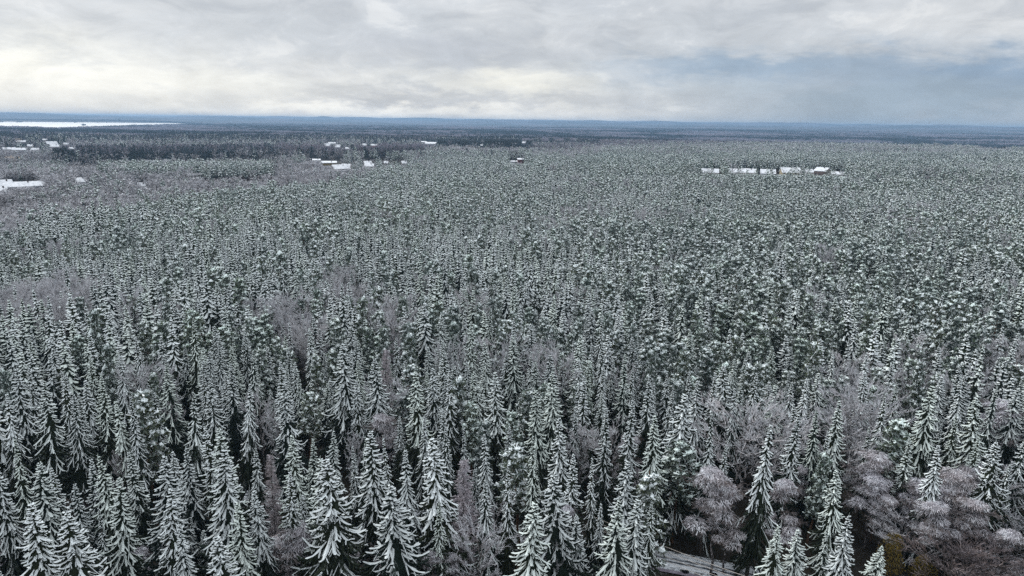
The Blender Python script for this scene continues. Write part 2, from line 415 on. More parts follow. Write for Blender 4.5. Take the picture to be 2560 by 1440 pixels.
def strip(mb, p, e, w0, w1, rg, mi=0):
    d = Vector(e) - Vector(p); s = d.cross(Vector((rg.uniform(-1, 1), rg.uniform(-1, 1), rg.uniform(-.4, .4))))
    if s.length < 1e-5: s = d.orthogonal()
    s.normalize(); p = Vector(p); e = Vector(e)
    mb.add([p - s * w0, p + s * w0, e + s * w1, e - s * w1], [(0, 1, 2, 3)], mi)
def bare(seed, h=16.0, spread=3.4, lod=0, z0f=0.25, up=1.0, droop=0.0, tw=0.03, dens=1.0):
    """leafless crown: limbs, branches and fans of frosted twigs"""
    rg = random.Random(seed); mb = MB(); st = MB()
    pts = [(rg.uniform(-.25, .25) * (i > 0), rg.uniform(-.25, .25) * (i > 0), h * .9 * i / 6) for i in range(7)]
    st.tube(pts, [.17 * (1 - .85 * i / 6) for i in range(7)], 5 if lod == 0 else 4)
    nl = int((17, 12, 7)[lod] * dens)
    for i in range(nl):
        t = (i + rg.random()) / nl; z = h * (z0f + (.9 - z0f) * t)
        a = i * 2.4 + rg.uniform(-.5, .5)
        L = spread * (0.45 + 0.75 * math.sin(math.pi * min(1, (1 - t) * .8 + .15))) * rg.uniform(.7, 1.1)
        g = up * rg.uniform(.7, 1.25)
        hd = Vector((math.cos(a), math.sin(a), 0))
        p0 = Vector((0, 0, z)); p1 = p0 + hd * L * .5 + Vector((0, 0, L * .5 * g)); p2 = p0 + hd * L + Vector((0, 0, L * g * (0.95 - droop * .5)))
        if p2.z > h: p2.z = h - rg.uniform(0, .6)
        w_ = tw * (1.6, 2.2, 4.5)[lod]
        st.tube([p0, p1, p2], [w_ * 1.6, w_, w_ * .5], 3, 0, False)
        nb = (7, 6, 5)[lod]
        for j in range(nb):
            s = .25 + .75 * (j + rg.random()) / nb
            q = p0.lerp(p1, s * 2) if s < .5 else p1.lerp(p2, s * 2 - 1)
            dd = (hd * rg.uniform(.2, 1) + Vector((-hd.y, hd.x, 0)) * rg.uniform(-.9, .9) + Vector((0, 0, rg.uniform(.3, 1.2) * up))).normalized()
            bl = L * rg.uniform(.28, .5)
            e = q + dd * bl
            if droop > 0: e.z -= droop * bl * .5
            strip(mb, q, e, w_ * .8, w_ * .5, rg, 0)
            nt_ = (7, 5, 4)[lod]
            for k in range(nt_):
                s2 = .2 + .8 * (k + rg.random()) / nt_
                q2 = q.lerp(e, s2)
                d2 = (dd + Vector((rg.uniform(-.8, .8), rg.uniform(-.8, .8), rg.uniform(-.2, .6) * up - droop * rg.uniform(.6, 2.4)))).normalized()
                tl = bl * rg.uniform(.35, .7)
                e2 = q2 + d2 * tl
                strip(mb, q2, e2, tw * (1, 1.9, 4.2)[lod], tw * (.7, 1.4, 3)[lod], rg, 0)
                if lod == 0:
                    for _ in range(2):
                        q3 = q2.lerp(e2, rg.uniform(.3, 1)); d3 = (d2 + Vector((rg.uniform(-.9, .9), rg.uniform(-.9, .9), rg.uniform(-.3, .5) - droop * 1.2))).normalized()
                        strip(mb, q3, q3 + d3 * tl * .5, tw * .9, tw * .6, rg, 0)
    return mb, st
def frosty(seed, h=13.0, spread=2.6):
    """drooping birch: fine sprays hanging in pale rounded clumps"""
    rg = random.Random(seed); mb, st = bare(seed, h, spread, 0, .3, .9, .55, .024, .45)
    for i in range(19):
        t = rg.random() ** .7; a = i * 2.4; L = spread * (1.1 - .75 * t) * rg.uniform(.4, 1)
        c = Vector((math.cos(a) * L, math.sin(a) * L, h * (.38 + .6 * t))); R_ = rg.uniform(.7, 1.25)
        for _ in range(int(300 * R_)):
            d = Vector((rg.gauss(0, 1), rg.gauss(0, 1), abs(rg.gauss(.3, .7)))).normalized() * R_ * rg.uniform(.7, 1)
            p = c + Vector((d.x, d.y, d.z * .75)); e = p + Vector((d.x * .2 + rg.uniform(-.2, .2), d.y * .2 + rg.uniform(-.2, .2), -rg.uniform(-.05, .42)))
            strip(mb, p, e, .035, .022, rg, 1 if d.z > .25 * R_ or rg.random() < .25 else 0)
    return mb, st
def larch(seed, h=19.0, R=2.6):
    rg = random.Random(seed); mb = MB(); st = MB()
    st.tube([(0, 0, 0), (.05, .05, h * .5), (0, 0, h)], [.2, .13, .03], 6)
    z = h - .3
    while z > 3:
        t = (h - z) / (h - 3); L0 = R * (t ** .75) + .1
        for k in range(6):
            a = rg.uniform(0, 6.28); L = L0 * rg.uniform(.6, 1.1); s0 = .1 - .55 * t
            pts = [Vector((math.cos(a) * L * s, math.sin(a) * L * s, z + L * (s0 * s + .35 * s * s * t))) for s in (0, .35, .7, 1)]
            for i in range(3): strip(mb, pts[i], pts[i + 1], .05, .04, rg); strip(mb, pts[i], pts[i + 1], .05, .04, rg)
            for q in range(int(6 + L * 7)):
                s = rg.uniform(.1, 1) * 2.99; i = int(s); p = pts[i].lerp(pts[i + 1], s - i)
                d = Vector((math.cos(a) + rg.gauss(0, .8), math.sin(a) + rg.gauss(0, .8), rg.uniform(-.5, .2))).normalized()
                strip(mb, p, p + d * rg.uniform(.2, .55), .035, .022, rg)
        z -= rg.uniform(.22, .45)
    return mb, st
def leafy(seed, h=6.0, R=1.7):
    rg = random.Random(seed); mb = MB(); st = MB()
    for j in range(5):
        a = rg.uniform(0, 6.28); st.tube([(0, 0, 0), (math.cos(a) * R * .3, math.sin(a) * R * .3, h * .5), (math.cos(a) * R * .5, math.sin(a) * R * .5, h * .9)], [.06, .04, .015], 4)
    for _ in range(1500):
        a = rg.uniform(0, 6.28); t = rg.random() ** .7; z = h * (.12 + .88 * t)
        r = R * math.sin(math.pi * min(1, .12 + .86 * t)) ** .6 * rg.random() ** .4 * (0.8 + .3 * math.sin(a * 3 + z))
        c = Vector((math.cos(a) * r, math.sin(a) * r, z)); d = Vector((rg.gauss(0, 1), rg.gauss(0, 1), rg.gauss(0, 1))).normalized(); s = d.orthogonal()
        q = rg.uniform(.05, .10); mb.add([c - s * q, c + d * q, c + s * q, c - d * q * .8], [(0, 1, 2, 3)], 0)
    return mb, st

# prototype meshes: list of (crown mesh, trunk mesh, base height, look)
H_SPR, H_PIN, H_BAR = 20.0, 19.0, 16.0
t_sp = [trunk_mesh(f"spruce_trunk_{i}", 19.3, .24, M_bark, random.Random(i)) for i in range(2)]
SPR = []
for i, (R, dr, sn, ut, z0, look) in enumerate([
        (2.6, .50, 1.05, .34, 1.2, "with thick snow fingers"),
        (2.2, .42, 0.95, .30, 1.6, "with short snowy boughs"),
        (3.0, .58, 1.05, .44, 1.0, "with long drooping boughs"),
        (1.9, .55, 0.85, .22, 1.4, "narrow and pointed"),
        (2.5, .62, 0.80, .38, 1.6, "with thin snow"),
        (2.8, .45, 0.95, .25, 1.2, "with layered spreading boughs"),
        (2.1, .68, 1.00, .30, 1.0, "with steeply hanging boughs"),
        (3.2, .50, 0.95, .50, 1.4, "with upturned wide boughs")]):
    SPR.append((spruce(100 + i, R, H_SPR, z0, 0, dr, sn, ut).mesh(f"spruce_crown_{i}", [M_snow, M_needle]), t_sp[i % 2], H_SPR, look))
PIN = []
for i, (R, sn, lw) in enumerate([(2.4, 1.0, .42), (2.9, 1.0, .5), (2.1, .8, .35), (2.6, 1.0, .3)]):
    a, b = pine(200 + i, R, H_PIN, 0, sn, lw)
    PIN.append((a.mesh(f"pine_crown_{i}", [M_psnow, M_pneedle]), b.mesh(f"pine_trunk_{i}", [M_pbark]), H_PIN,
                ("with rounded snowy tufts", "with wide clumped crown", "with slim frosted crown", "with low snowy tufts")[i]))
BUS = []
for i in range(2):
    a, b = bare(370 + i, H_BAR, 5.0, 0, .12, 1.2, 0, .035)
    BUS.append((a.mesh(f"bush_crown_{i}", [M_bush]), b.mesh(f"bush_stems_{i}", [M_bark]), H_BAR, ""))
BAR = []
for i, (h, s, up) in enumerate([(16, 3.6, 1.1), (16, 2.6, 1.5), (16, 4.4, .9), (16, 2.1, 1.9)]):
    a, b = bare(300 + i, h, s, 0, .28 if i != 2 else .2, up)
    BAR.append((a.mesh(f"bare_crown_{i}", [M_twig]), b.mesh(f"bare_trunk_{i}", [M_bbark]), H_BAR, ""))
FRO = []
for i in range(3):
    a, b = frosty(330 + i, 14.0, 2.3 + .5 * i)
    FRO.append((a.mesh(f"drooping_crown_{i}", [M_twigdark, M_clump]), b.mesh(f"drooping_trunk_{i}", [M_bbark]), 14.0, ""))
M_cream_lit = mat("cream_frost", frost((0.80, 0.70, 0.60), (0.74, 0.62, 0.52), (0.88, 0.82, 0.74)))  # cream light on the frosted twigs is painted into their colour
a, b = bare(380, 14.0, 3.0, 0, .25, 1.3, 0, .045, 1.2); PAL = [(a.mesh("pale_crown", [M_cream_lit]), b.mesh("pale_trunk", [M_bbark]), 14.0, "")]
a, b = larch(350); LAR = [(a.mesh("larch_crown", [M_larch]), b.mesh("larch_trunk", [M_bark]), 19.0, "")]
a, b = leafy(360); YEL = [(a.mesh("yellow_crown", [M_yellow]), b.mesh("yellow_stems", [M_bark]), 6.0, "")]

# ------------------------------------------------------------------ houses (positions first: trees keep clear of them)
HOUSES = []   # x, y, w, depth, wall h, roof h, rot, style, label
def hs(u, v, wpx, depth, wall, roof, rot, style, label, zoff=None):
    zz = (wall + roof * .8) if zoff is None else zoff
    x, y = at(u, v, zz, 120)
    HOUSES.append((x, y, wpx * .88 * math.hypot(x, y) / F_PX, depth, wall, roof, math.radians(rot), style, label))
# ------------------------------------------------------------------ tracked trees: (tip u, tip v, kind, height, width factor, variant)
T = []
def row(kind, items, h=21):
    for it in items:
        u, v = it[0], it[1]; hh = it[2] if len(it) > 2 else h; wf = it[3] if len(it) > 3 else 1.0; va = it[4] if len(it) > 4 else None
        T.append((u, v, kind, hh, wf, va))
row('s', [(36,1088,22,.85,3),(0,1160,22,.9),(85,1150,22,1.15,0),(137,1157,18,.95,1),(217,1140,21,1.0,1),(188,1202,19,.8),(72,1258,22,1.15,2),
 (183,1255,22,1.2,7),(253,1195,17,.8),(270,1193,22,1.0,0),(282,1125,22,1.0,5),(340,1118,20,1.0,1),(248,1268,18,.7,3),(403,1130,23,1.1,0),(402,1223,20,1.0,2),
 (433,1123,16,.9),(465,1117,20,1.0,5),(527,1057,23,1.0,1),(560,1048,24,1.1,0),(540,1127,24,1.15,2),(633,1113,17,.9,4),(595,1250,20,1.0,0),
 (473,1285,14,.8,3),(448,1303,18,1.0,6),(503,1320,12,.8),(558,1330,19,1.25,7),(240,1417,12,.9,1),(8,1425,15,.9),(653,1210,19,.9,2),(717,1167,20,.9,1),
 (732,1085,22,.9,0),(768,1090,19,.9,1),(783,1142,22,1.0,2),(818,1072,20,.9,5),(843,1130,24,1.3,7),(890,1108,17,.8,3),(877,1127,14,.7),(912,1083,18,.8,3),
 (933,1077,24,1.15,0),(997,1037,15,.9),(985,1093,22,.8,3),(1020,1107,23,1.05,6),(1098,1020,21,.9,1),(1118,1063,19,.85),(1077,1093,17,.85),(1063,1037,18,.9),
 (750,1233,14,.8,0),(987,1200,22,1.35,7),(1092,1250,17,.8,4),(1110,1090,24,1.25,2),(1225,1193,19,1.0,4),(1163,1067,19,.8,3),(1230,1080,21,.9,6),
 (1260,1057,19,.9,1),(1273,1160,20,.8,3),(1338,1080,23,.8,3),(1405,1047,22,1.05,5),(1430,1120,21,.95,1),(1400,1173,22,1.25,7),(1490,1142,20,.75,3),
 (1443,1023,18,.9),(1562,1150,21,1.0,2),(1540,1243,21,1.15,5),(1583,1243,20,1.05,2),(1322,1260,21,1.2,2),(1453,1275,16,1.0,0),(1197,1173,13,.7),(1217,1407,9,.7),
 (1353,967,23,1.0,2),(1517,1017,22,.9,1),(1573,993,23,.9,1),(1783,1027,23,.8,3),(1908,1050,24,1.05,6),(1983,1023,22,.95,1),(2047,1027,21,.9,4),
 (2067,1070,19,.8,3),(2100,1173,17,.95,2),(1943,1290,16,1.0,5),(1997,1318,15,1.15,0),(2067,1310,14,.8,3),(2110,1270,19,1.0,5),(2080,1377,10,.9,1),(2197,1357,11,1.1,5),
 (2103,987,22,.9,0),(2273,1093,18,.9,1),(2317,960,24,1.1,2),(2337,1050,18,.8,3),(2353,1103,20,1.1,6),(2397,1033,19,.95,4),(2467,993,23,1.05,0),
 (2493,1100,20,1.0,7),(2547,1083,19,1.1,4),(1703,975,24,1.2,2),(308,980,22,1.0,6),(377,965,22,1.0,4),(465,973,23,1.05,4),(27,915,23,1.0,2),(100,950,23,1.1,5),
 (150,940,22,1.0,4),(203,940,21,.95,0),(250,932,22,1.0,1),(415,902,22,1.0,5),(350,985,18,.9),(520,940,21,.9,5),(596,950,22,.9,6),(700,900,23,.95,1),(713,960,22,1.0,2),
 (853,850,25,1.2,0),(920,930,19,.9,3),(1050,925,23,1.0,2),(1180,940,19,.9,1),(1245,925,22,1.0,2),(1300,930,19,.8,3),(1385,925,23,1.1,5),(1467,935,22,.9,1),
 (1620,930,22,.9,1),(1668,960,20,.9,3),(1750,940,21,.9,0),(1850,950,20,.9,1),(1885,925,21,.9,4),(1950,960,20,.95,2),(2010,940,21,.9,6),(2170,930,20,.9,2),(2240,950,20,.9,4),
 (2420,950,21,1.0,6),(2540,960,20,1.0,2),(2005,1010,20,.9,1),(2180,1060,17,.8,4),(2440,1085,18,.9,1),(2520,1150,16,.9,4),(1815,1105,17,.8,4),(1640,1030,22,1.0,0),(1690,1040,19,.9,1),(2210,985,21,.9,4),(2300,1030,18,.8,1),(1625,1245,16,.85,4),(1500,1250,15,.8,6),(1690,1060,18,.8,4)], 20)
row('p', [(1303,1115,19,1.1,1),(1630,1173,19,1.05,3),(1180,1003,17,.9,0),(1203,1050,16,.9,2),(1283,1027,17,.9,0),(1700,1100,17,1.4,1),(2047,1127,16,.9,2),
 (2247,1047,19,1.15,1),(640,875,18,1.0,0),(765,975,16,1.0,1),(1030,905,19,1.2,1),(2290,900,18,1.1,0),(2380,890,18,1.1,1),(2190,1255,7,.8,0)])
row('l', [(1155,1140,20,1.15,0),(672,1130,18,.8,0),(950,872,20,1.0,0),(1045,378,21,2.0,0)])
row('p', [(690,410,15,1.5,1),(705,408,16,1.4,3),(722,410,15,1.5,1),(658,418,14,1.2,2),(765,425,10,1.2,0),(1250,372,19,1.6,0),(1460,366,18,1.5,3)])
row('c', [(30,392,13,2.1,0),(44,347,12,1.9,1)])
row('b', [(1860,1030,18,1.45,2),(1933,1035,17,1.3,0),(2147,987,17,1.2,2),(2187,1010,17,1.2,0),(2107,1065,15,1.4,2),(2117,1005,16,1.1,1),(1200,1320,15,1.1,1),
 (1383,1350,13,.8,3),(2380,1372,8,1.3,2),(2453,1380,8,1.1,0),(2513,1385,8,1.2,2),(2410,1400,7,1.0,1),(430,1000,15,.8,3),(375,1090,14,.8,3),
 (650,1000,15,1.0,1),(690,1040,14,1.0,3),(980,960,16,1.1,0),(1450,1075,15,.9,1),(1530,1085,15,1.0,0),(2500,1180,13,1.2,0),(2270,1290,9,1.2,2),
 (880,1090,13,.8,3),(1240,1250,13,.9,1),(300,1130,13,.8,3),(2560,1290,10,1.0,1)])
row('f', [(697,1343,11,1.1,0),(750,1317,12,1.2,1),(993,1370,11,1.2,1),(887,1383,9,1.0,0),(1083,1383,10,.9,0),(1123,1390,9,.9,2),(2197,1143,14,1.2,1),(2187,1190,12,1.1,2),
 (2327,1207,13,1.1,1),(2377,1213,12,1.1,0),(2347,1255,12,1.1,2),(2400,1180,14,1.2,1),(2433,1253,12,1.1,2),(2517,1010,16,1.3,1),(2533,1330,10,1.2,0),(1800,1183,16,1.2,1),
 (1830,1215,14,1.0,0),(1973,1207,14,1.0,0),(960,1035,14,1.0,1),(120,1360,9,1.1,0),(20,1330,10,1.1,2),(330,1380,9,1.2,1),(470,1400,8,1.0,0),(610,1410,8,1.0,1),(1383,1265,14,.8,0),
 (2215,1240,10,1.0,0),(2000,1160,12,.8,2),(1580,1080,14,.9,0),(840,1400,8,1.0,1),(2450,1170,13,1.2,0),(2290,1200,12,1.1,1)])
row('y', [(2240,1333,7.5,1.0,0),(2313,1392,5,1.2,0)])
placed = []     # kind, x, y, height, width scale, variant, rotation
for (u, v, k, h, wf, va) in T:
    x, y = at(u, v, h, 30)
    placed.append([k, x, y, h, wf, va if va is not None else rnd.randrange(8), rnd.uniform(0, 6.28), True])
PXY = np.array([(p[1], p[2]) for p in placed])

# road: centre line from where it leaves the frame, through the wood towards the left
rc = [at(2140, 1520), at(1960, 1466), at(1800, 1430), at(1650, 1401), at(1420, 1362), at(1150, 1316), at(800, 1262), at(400, 1215), at(0, 1190), at(-500, 1170)]
def smooth_line(P, n=10):
    P = [Vector((*p, 0)) for p in P]; out = []
    for i in range(len(P) - 1):
        a = P[max(i - 1, 0)]; b = P[i]; c_ = P[i + 1]; d = P[min(i + 2, len(P) - 1)]
        for k in range(n):
            t = k / n
            out.append(.5 * ((2 * b) + (c_ - a) * t + (2 * a - 5 * b + 4 * c_ - d) * t * t + (3 * b - a - 3 * c_ + d) * t ** 3))
    out.append(P[-1]); return out
RL = smooth_line(rc); RLA = np.array([(p.x, p.y) for p in RL])
def dist_road(x, y):
    x = np.asarray(x, float); y = np.asarray(y, float); d = np.full(x.shape, 1e9)
    for q in RLA: d = np.minimum(d, np.hypot(x - q[0], y - q[1]))
    return d

# houses: row on the right, red one on the crest, village in the middle, left village, far farms
hs(1775, 424, 44, 11, 4, 4.0, 4, 'w', "low house, leftmost snowy roof of the row in the right pines")
hs(1840, 424, 34, 11, 4, 3.8, 0, 'w', "small snowy roofed house between the leftmost house of the right row and the longer one")
hs(1872, 424, 36, 12, 4.5, 4.0, -4, 'w', "house under a smooth snowy roof, third roof of the row on the right")
hs(1920, 426, 36, 12, 4.5, 4.2, 6, 'g', "house with two snowy gables just left of the yellow gabled one")
hs(1976, 422, 46, 15, 6.5, 5.0, 14, 'y', "large yellow gabled house with a wide snowy roof in the right row")
hs(2028, 425, 26, 10, 5, 3.0, 2, 'w', "snow roofed house tucked against the tall brown house")
hs(2057, 421, 30, 13, 8.5, 3.5, -24, 'b', "tall brown timber house with a slanting snowy roof, end of the right row")
hs(2092, 431, 32, 11, 4, 2.6, 0, 'w', "flat long shed with snowy roof right of the tall brown house")
hs(2480, 369, 26, 14, 5, 4.0, 0, 'w', "lone snowy roof far off near the right edge of the forest")
hs(1302, 397, 17, 9, 6.5, 1.6, 8, 'r', "small red brown tower like house with a flat snowy top on the crest")
hs(1285, 403, 22, 8, 3, 1.4, 0, 'w', "low snowy shed left of the red brown house on the crest")
hs(850, 414, 44, 15, 5, 4.5, 20, 'w', "biggest white roofed house of the middle village with a gabled porch")
hs(866, 412, 24, 12, 5, 4.0, -20, 'w', "snowy roofed wing right behind the biggest village house")
hs(822, 405, 40, 10, 5, 1.8, 0, 'o', "long ochre walled building with a flat snowy roof behind the middle village")
hs(791, 399, 20, 9, 4, 1.4, 0, 'w', "short flat snowy roof left of the ochre building")
hs(918, 404, 20, 10, 5, 3.0, 15, 'w', "house with arched looking snowy roof below the reddish birch")
hs(924, 411, 24, 11, 4, 3.0, -10, 'w', "snow covered house right of the dark bush in the middle village")
hs(1010, 404, 13, 8, 4, 3.0, 10, 'w', "tiny white roofed house at the right end of the middle village")
hs(200, 447, 26, 11, 4.5, 3.5, 24, 'g', "house with a slanted snowy roof and chimney among bare trees on the left")
hs(50, 457, 90, 13, 5, 3.2, 6, 'g', "long low building with snowy roof and chimneys by the left edge")
hs(8, 453, 30, 12, 6, 4.0, 10, 'w', "snowy gabled roof rising behind the long building at the left edge")
hs(0, 470, 22, 10, 4, 3.0, 30, 'g', "corner of a snowy roof cut by the left edge of the picture")
hs(354, 459, 16, 8, 3.5, 2.5, 0, 'g', "small snowy roof hidden in bare trees left of the middle village")
hs(497, 445, 9, 7, 3.5, 2.5, 0, 'w', "tiny snowy roof peeking from the bare wood")
hs(128, 355, 22, 14, 5, 5.0, 15, 'w', "white roofed farmhouse, uppermost of the left hamlet")
hs(137, 362, 18, 12, 5, 4.0, -10, 'w', "white roofed farmhouse just below the uppermost of the left hamlet")
hs(52, 352, 20, 12, 5, 3.0, 0, 'w', "flat snowy roof by the tawny tree in the left hamlet")
hs(112, 348, 10, 10, 5, 3.0, 0, 'w', "smallest and farthest roof of the left hamlet")
hs(22, 370, 24, 12, 4, 3.0, 5, 'w', "snowy roof low at the left end of the left hamlet")
hs(48, 371, 26, 12, 4, 3.0, -5, 'w', "snowy roof second from the left in the low line of the left hamlet")
hs(88, 371, 16, 10, 4, 3.0, 0, 'w', "snowy roof third from the left in the low line of the left hamlet")
hs(818, 360, 14, 14, 5, 5.0, 10, 'w', "white roof at the left of the far hamlet beyond the middle village")
hs(845, 363, 14, 14, 5, 5.0, -10, 'w', "white gable right of centre in the far hamlet beyond the middle village")
hs(830, 356, 20, 12, 5, 3.0, 0, 'w', "row roof at the back of the far hamlet beyond the middle village")
hs(912, 360, 12, 12, 5, 4.0, 0, 'w', "pale roof between the far hamlet and the red roofed shed")
hs(935, 361, 18, 12, 4, 3.0, 5, 'r', "reddish shed with a thin snowy roof beyond the village")
hs(1078, 356, 30, 40, 6, 3.0, -12, 'w', "large white roofed hall beside the dark spruce wood")
hs(1060, 354, 16, 20, 5, 2.0, 0, 'w', "smaller white roof touching the left side of the large hall")
hs(1310, 355, 10, 12, 8, 3.0, 0, 'w', "white gabled house at the left of the far farmstead")
hs(1318, 348, 20, 14, 5, 2.0, 0, 'w', "long flat roof behind the white gabled farm house")
hs(1364, 348, 14, 16, 8, 3.0, 0, 'w', "largest white building of the far farmstead")
hs(1398, 350, 16, 14, 4, 2.0, 0, 'w', "low white roof right of the largest far farm building")
hs(165, 358, 10, 10, 5, 3.0, 10, 'w', "small roof right of the two big farmhouses in the left hamlet")
hs(180, 369, 12, 10, 4, 2.5, 0, 'w', "low roof at the right end of the left hamlet")
hs(75, 362, 9, 9, 4, 3.0, -15, 'w', "little roof in the middle of the left hamlet")
hs(868, 369, 12, 10, 4, 2.5, 0, 'w', "lowest roof of the far hamlet beyond the middle village")
hs(965, 404, 10, 8, 4, 2.5, 0, 'w', "small roof between the pines in the middle village")
hs(1205, 362, 10, 10, 4, 2.5, 0, 'w', "small roof in front of the dark spruce wood")
hs(1432, 354, 12, 10, 4, 2.0, 0, 'w', "lowest shed at the right end of the far farmstead")
HXY = np.array([(h[0], h[1]) for h in HOUSES])

# open snowy ground (yards and fields), polygons of sight lines laid on the ground
FIELDS = [("snowy_yard", [(118,372),(150,366),(165,370),(150,376)]), ("snowy_yard", [(930,368),(1000,367),(1010,369),(940,371)]), ("snowy_field", [(1345,354),(1380,353.5),(1450,357),(1440,359),(1380,358),(1340,357)]),
          ("snowy_yard", [(190,462),(235,458),(262,465),(240,470),(195,469)]),
          ("snowy_yard", [(5,462),(100,458),(104,476),(112,492),(0,494)]),
          ("snowy_yard", [(790,425),(880,420),(895,430),(800,436)]),
          ("snowy_yard", [(20,374),(150,368),(175,372),(120,378),(20,378)]),
          ("snowy_yard", [(1055,362),(1095,360),(1090,366),(1050,368)]),
          ("snowy_field", [(180,370),(205,369),(206,371),(180,372)]),
          ("snowy_yard", [(815,366),(865,365),(870,369),(815,370)]),
          ("snowy_yard", [(1735,441),(1760,436),(2105,440),(2110,450),(1740,450)]),
          ("snowy_yard", [(-30,850),(6,845),(10,880),(-30,890)])]
FW = []
for nm, P in FIELDS: FW.append((nm, [at(u, v, 0, 60) for (u, v) in P]))
def in_poly(x, y, P):
    x = np.asarray(x); y = np.asarray(y); ins = np.zeros(x.shape, bool); n = len(P)
    for i in range(n):
        x1, y1 = P[i]; x2, y2 = P[(i + 1) % n]
        c_ = ((y1 > y) != (y2 > y)) & (x < (x2 - x1) * (y - y1) / ((y2 - y1) or 1e-9) + x1)
        ins ^= c_
    return ins
LAKE_Z = -16.0
def at_z(u, v, z):
    d = pix_ray(u, v); t = (z - CAM_Z) / d.z; return d.x * t, d.y * t
LAKE = [at_z(u, v, LAKE_Z) for (u, v) in [(-900,297),(-300,300),(0,302.2),(150,303.5),(300,305.5),(420,307),(470,309),(545,313),(540,314.5),(470,312.8),(410,315),(350,317),(335,316.5),(310,319),(230,322),(180,324),(140,326),(115,326),(90,323.5),(0,321),(-300,320),(-900,318)]]

# ------------------------------------------------------------------ random forest
def scatter(r0_, r1_, sp, az=0.83, seed=1):
    g = np.random.default_rng(seed)
    xs = np.arange(-r1_ * math.sin(az), r1_ * math.sin(az), sp); ys = np.arange(r0_ * .5, r1_, sp)
    X, Y = np.meshgrid(xs, ys); X = X + (g.random(X.shape) - .5) * sp * .95 + (np.arange(X.shape[0]) % 2)[:, None] * sp * .5
    Y = Y + (g.random(Y.shape) - .5) * sp * .95
    X = X.ravel(); Y = Y.ravel(); R = np.hypot(X, Y); A = np.arctan2(X, Y)
    k = (R >= r0_) & (R < r1_) & (np.abs(A) < az)
    return X[k], Y[k]
RINGS = [(46, 520, 4.1, 1), (520, 1150, 5.2, 2), (1150, 2100, 7.2, 3)]
XS, YS, RG = [], [], []
for i, (a_, b_, s_, sd_) in enumerate(RINGS):
    x, y = scatter(a_, b_, s_, 0.83, sd_); XS.append(x); YS.append(y); RG.append(np.full(x.shape, i))
X = np.concatenate(XS); Y = np.concatenate(YS); RI = np.concatenate(RG); N = len(X)
G = ground(X, Y); R = np.hypot(X, Y)
U, V = project(X, Y, G + 18.0)
q1 = fnoise(X / 22, Y / 22, 40); q2 = fnoise(X / 60, Y / 60, 50); q3 = fnoise(X / 9, Y / 9, 60, 2); rr = npr.random(N)
def gz(u, v, su, sv): return np.exp(-(((U - u) / su) ** 2 + ((V - v) / sv) ** 2))
hor = 303 + (U - 1280) * 0.01396
W_s = np.full(N, 1.0); W_p = np.full(N, .10); W_b = np.full(N, .045)
# pines take over with distance and on the right; spruce spine in the middle
W_p += 1.5 * np.clip((U - 1380) / 500, 0, 1) * np.clip((930 - V) / 150, 0, 1) * np.where(V > 380, 1, .2)
W_p += 1.5 * np.clip((620 - V) / 130, 0, 1) * np.where(V > 380, 1, 0.1)
W_s *= np.where((V < 560) & (V > 380), .8, 1.0)
W_s += 2.5 * gz(1330, 610, 170, 70) + 2.0 * gz(1600, 490, 120, 45)
W_b += 1.2 * gz(1560, 500, 140, 50) + .8 * gz(2350, 480, 250, 90) + .6 * gz(2250, 900, 150, 60)
st_ = fnoise(X / 75 + 4, Y / 110, 90, 2); W_s *= np.where(st_ > .56, 3.5, 1.0); W_p *= np.where(st_ < .42, 3.0, 1.0)
W_p += np.where(q2 > .58, 1.0, 0) * (V < 850); W_b += np.where((q1 > .70), 1.4, 0) * np.where(U > 1500, .8, .4)
# bare groves
W_b += 60 * gz(50, 735, 42, 26) + 60 * gz(135, 725, 48, 24) + 30 * gz(225, 700, 36, 18) + 20 * gz(682, 760, 30, 30) + 20 * gz(755, 790, 25, 25) + 15 * gz(850, 695, 40, 30) + 20 * gz(970, 780, 28, 34)
W_b += 8 * gz(1750, 1045, 50, 30) + 6 * gz(2120, 985, 70, 35) + 10 * gz(1740, 1150, 60, 50)
# beyond the crest on the left: deciduous valley, a pine block, open strips with forest edges behind them
RC = np.interp(U, [-400, 0, 120, 350, 650, 900, 1150, 1330, 1700, 2100, 3000], [330, 345, 372, 440, 515, 590, 850, 1000, 1700, 2100, 2300])
RC = RC * (1 + (fnoise(X / 40, Y / 40, 21) - .5) * .10)
val = np.clip((R - RC) / 15, 0, 1)
W_b = W_b * (1 - val) + val * 3.0; W_p = W_p * (1 - val) + val * (.15 + 1.0 * (q2 > .60)); W_s = W_s * (1 - val) + val * .12
def setw(m, a, b, c_):
    global W_s, W_p, W_b
    W_s = np.where(m, a, W_s); W_p = np.where(m, b, W_p); W_b = np.where(m, c_, W_b)
wob = (fnoise(X / 70, Y / 70, 33) - .5) * 90
Rw = R + wob
OPEN = np.zeros(N, bool); HT = np.zeros(N); DK = np.zeros(N, bool)
L_ = (val > .5)
setw(L_ & (U > 245) & (U < 680) & (R > 715) & (R < 850), .2, 8, .5); HT += np.where(L_ & (U > 245) & (U < 680) & (R > 715) & (R < 850), 18.5, 0)
OPEN |= L_ & (U > 500) & (U < 700) & (R > 655) & (R < 715)
OPEN |= (U > 120) & (U < 1010) & (Rw > 850) & (Rw < 1125) & L_ & (q2 < .70)
OPEN |= (U < 120) & (Rw > 960) & (Rw < 1080) & L_
m_ = (U > 130) & (U < 1060) & (Rw > 1125) & (Rw < 1260); setw(m_, 6 * (U < 700) + 1.5, .8, 2.2); HT = np.where(m_, 21, HT); DK |= m_
m_ = (U < 1060) & (Rw > 1260); setw(m_, .5, 1.3, 2.2)
m_ = (U > 860) & (U < 1330) & (R > RC + 30) & (Rw < 1080) & (Rw > 760); setw(m_, .8, 3.4, 2.0)
OPEN |= (U > 1000) & (U < 1480) & (Rw > 1240) & (Rw < 1480)
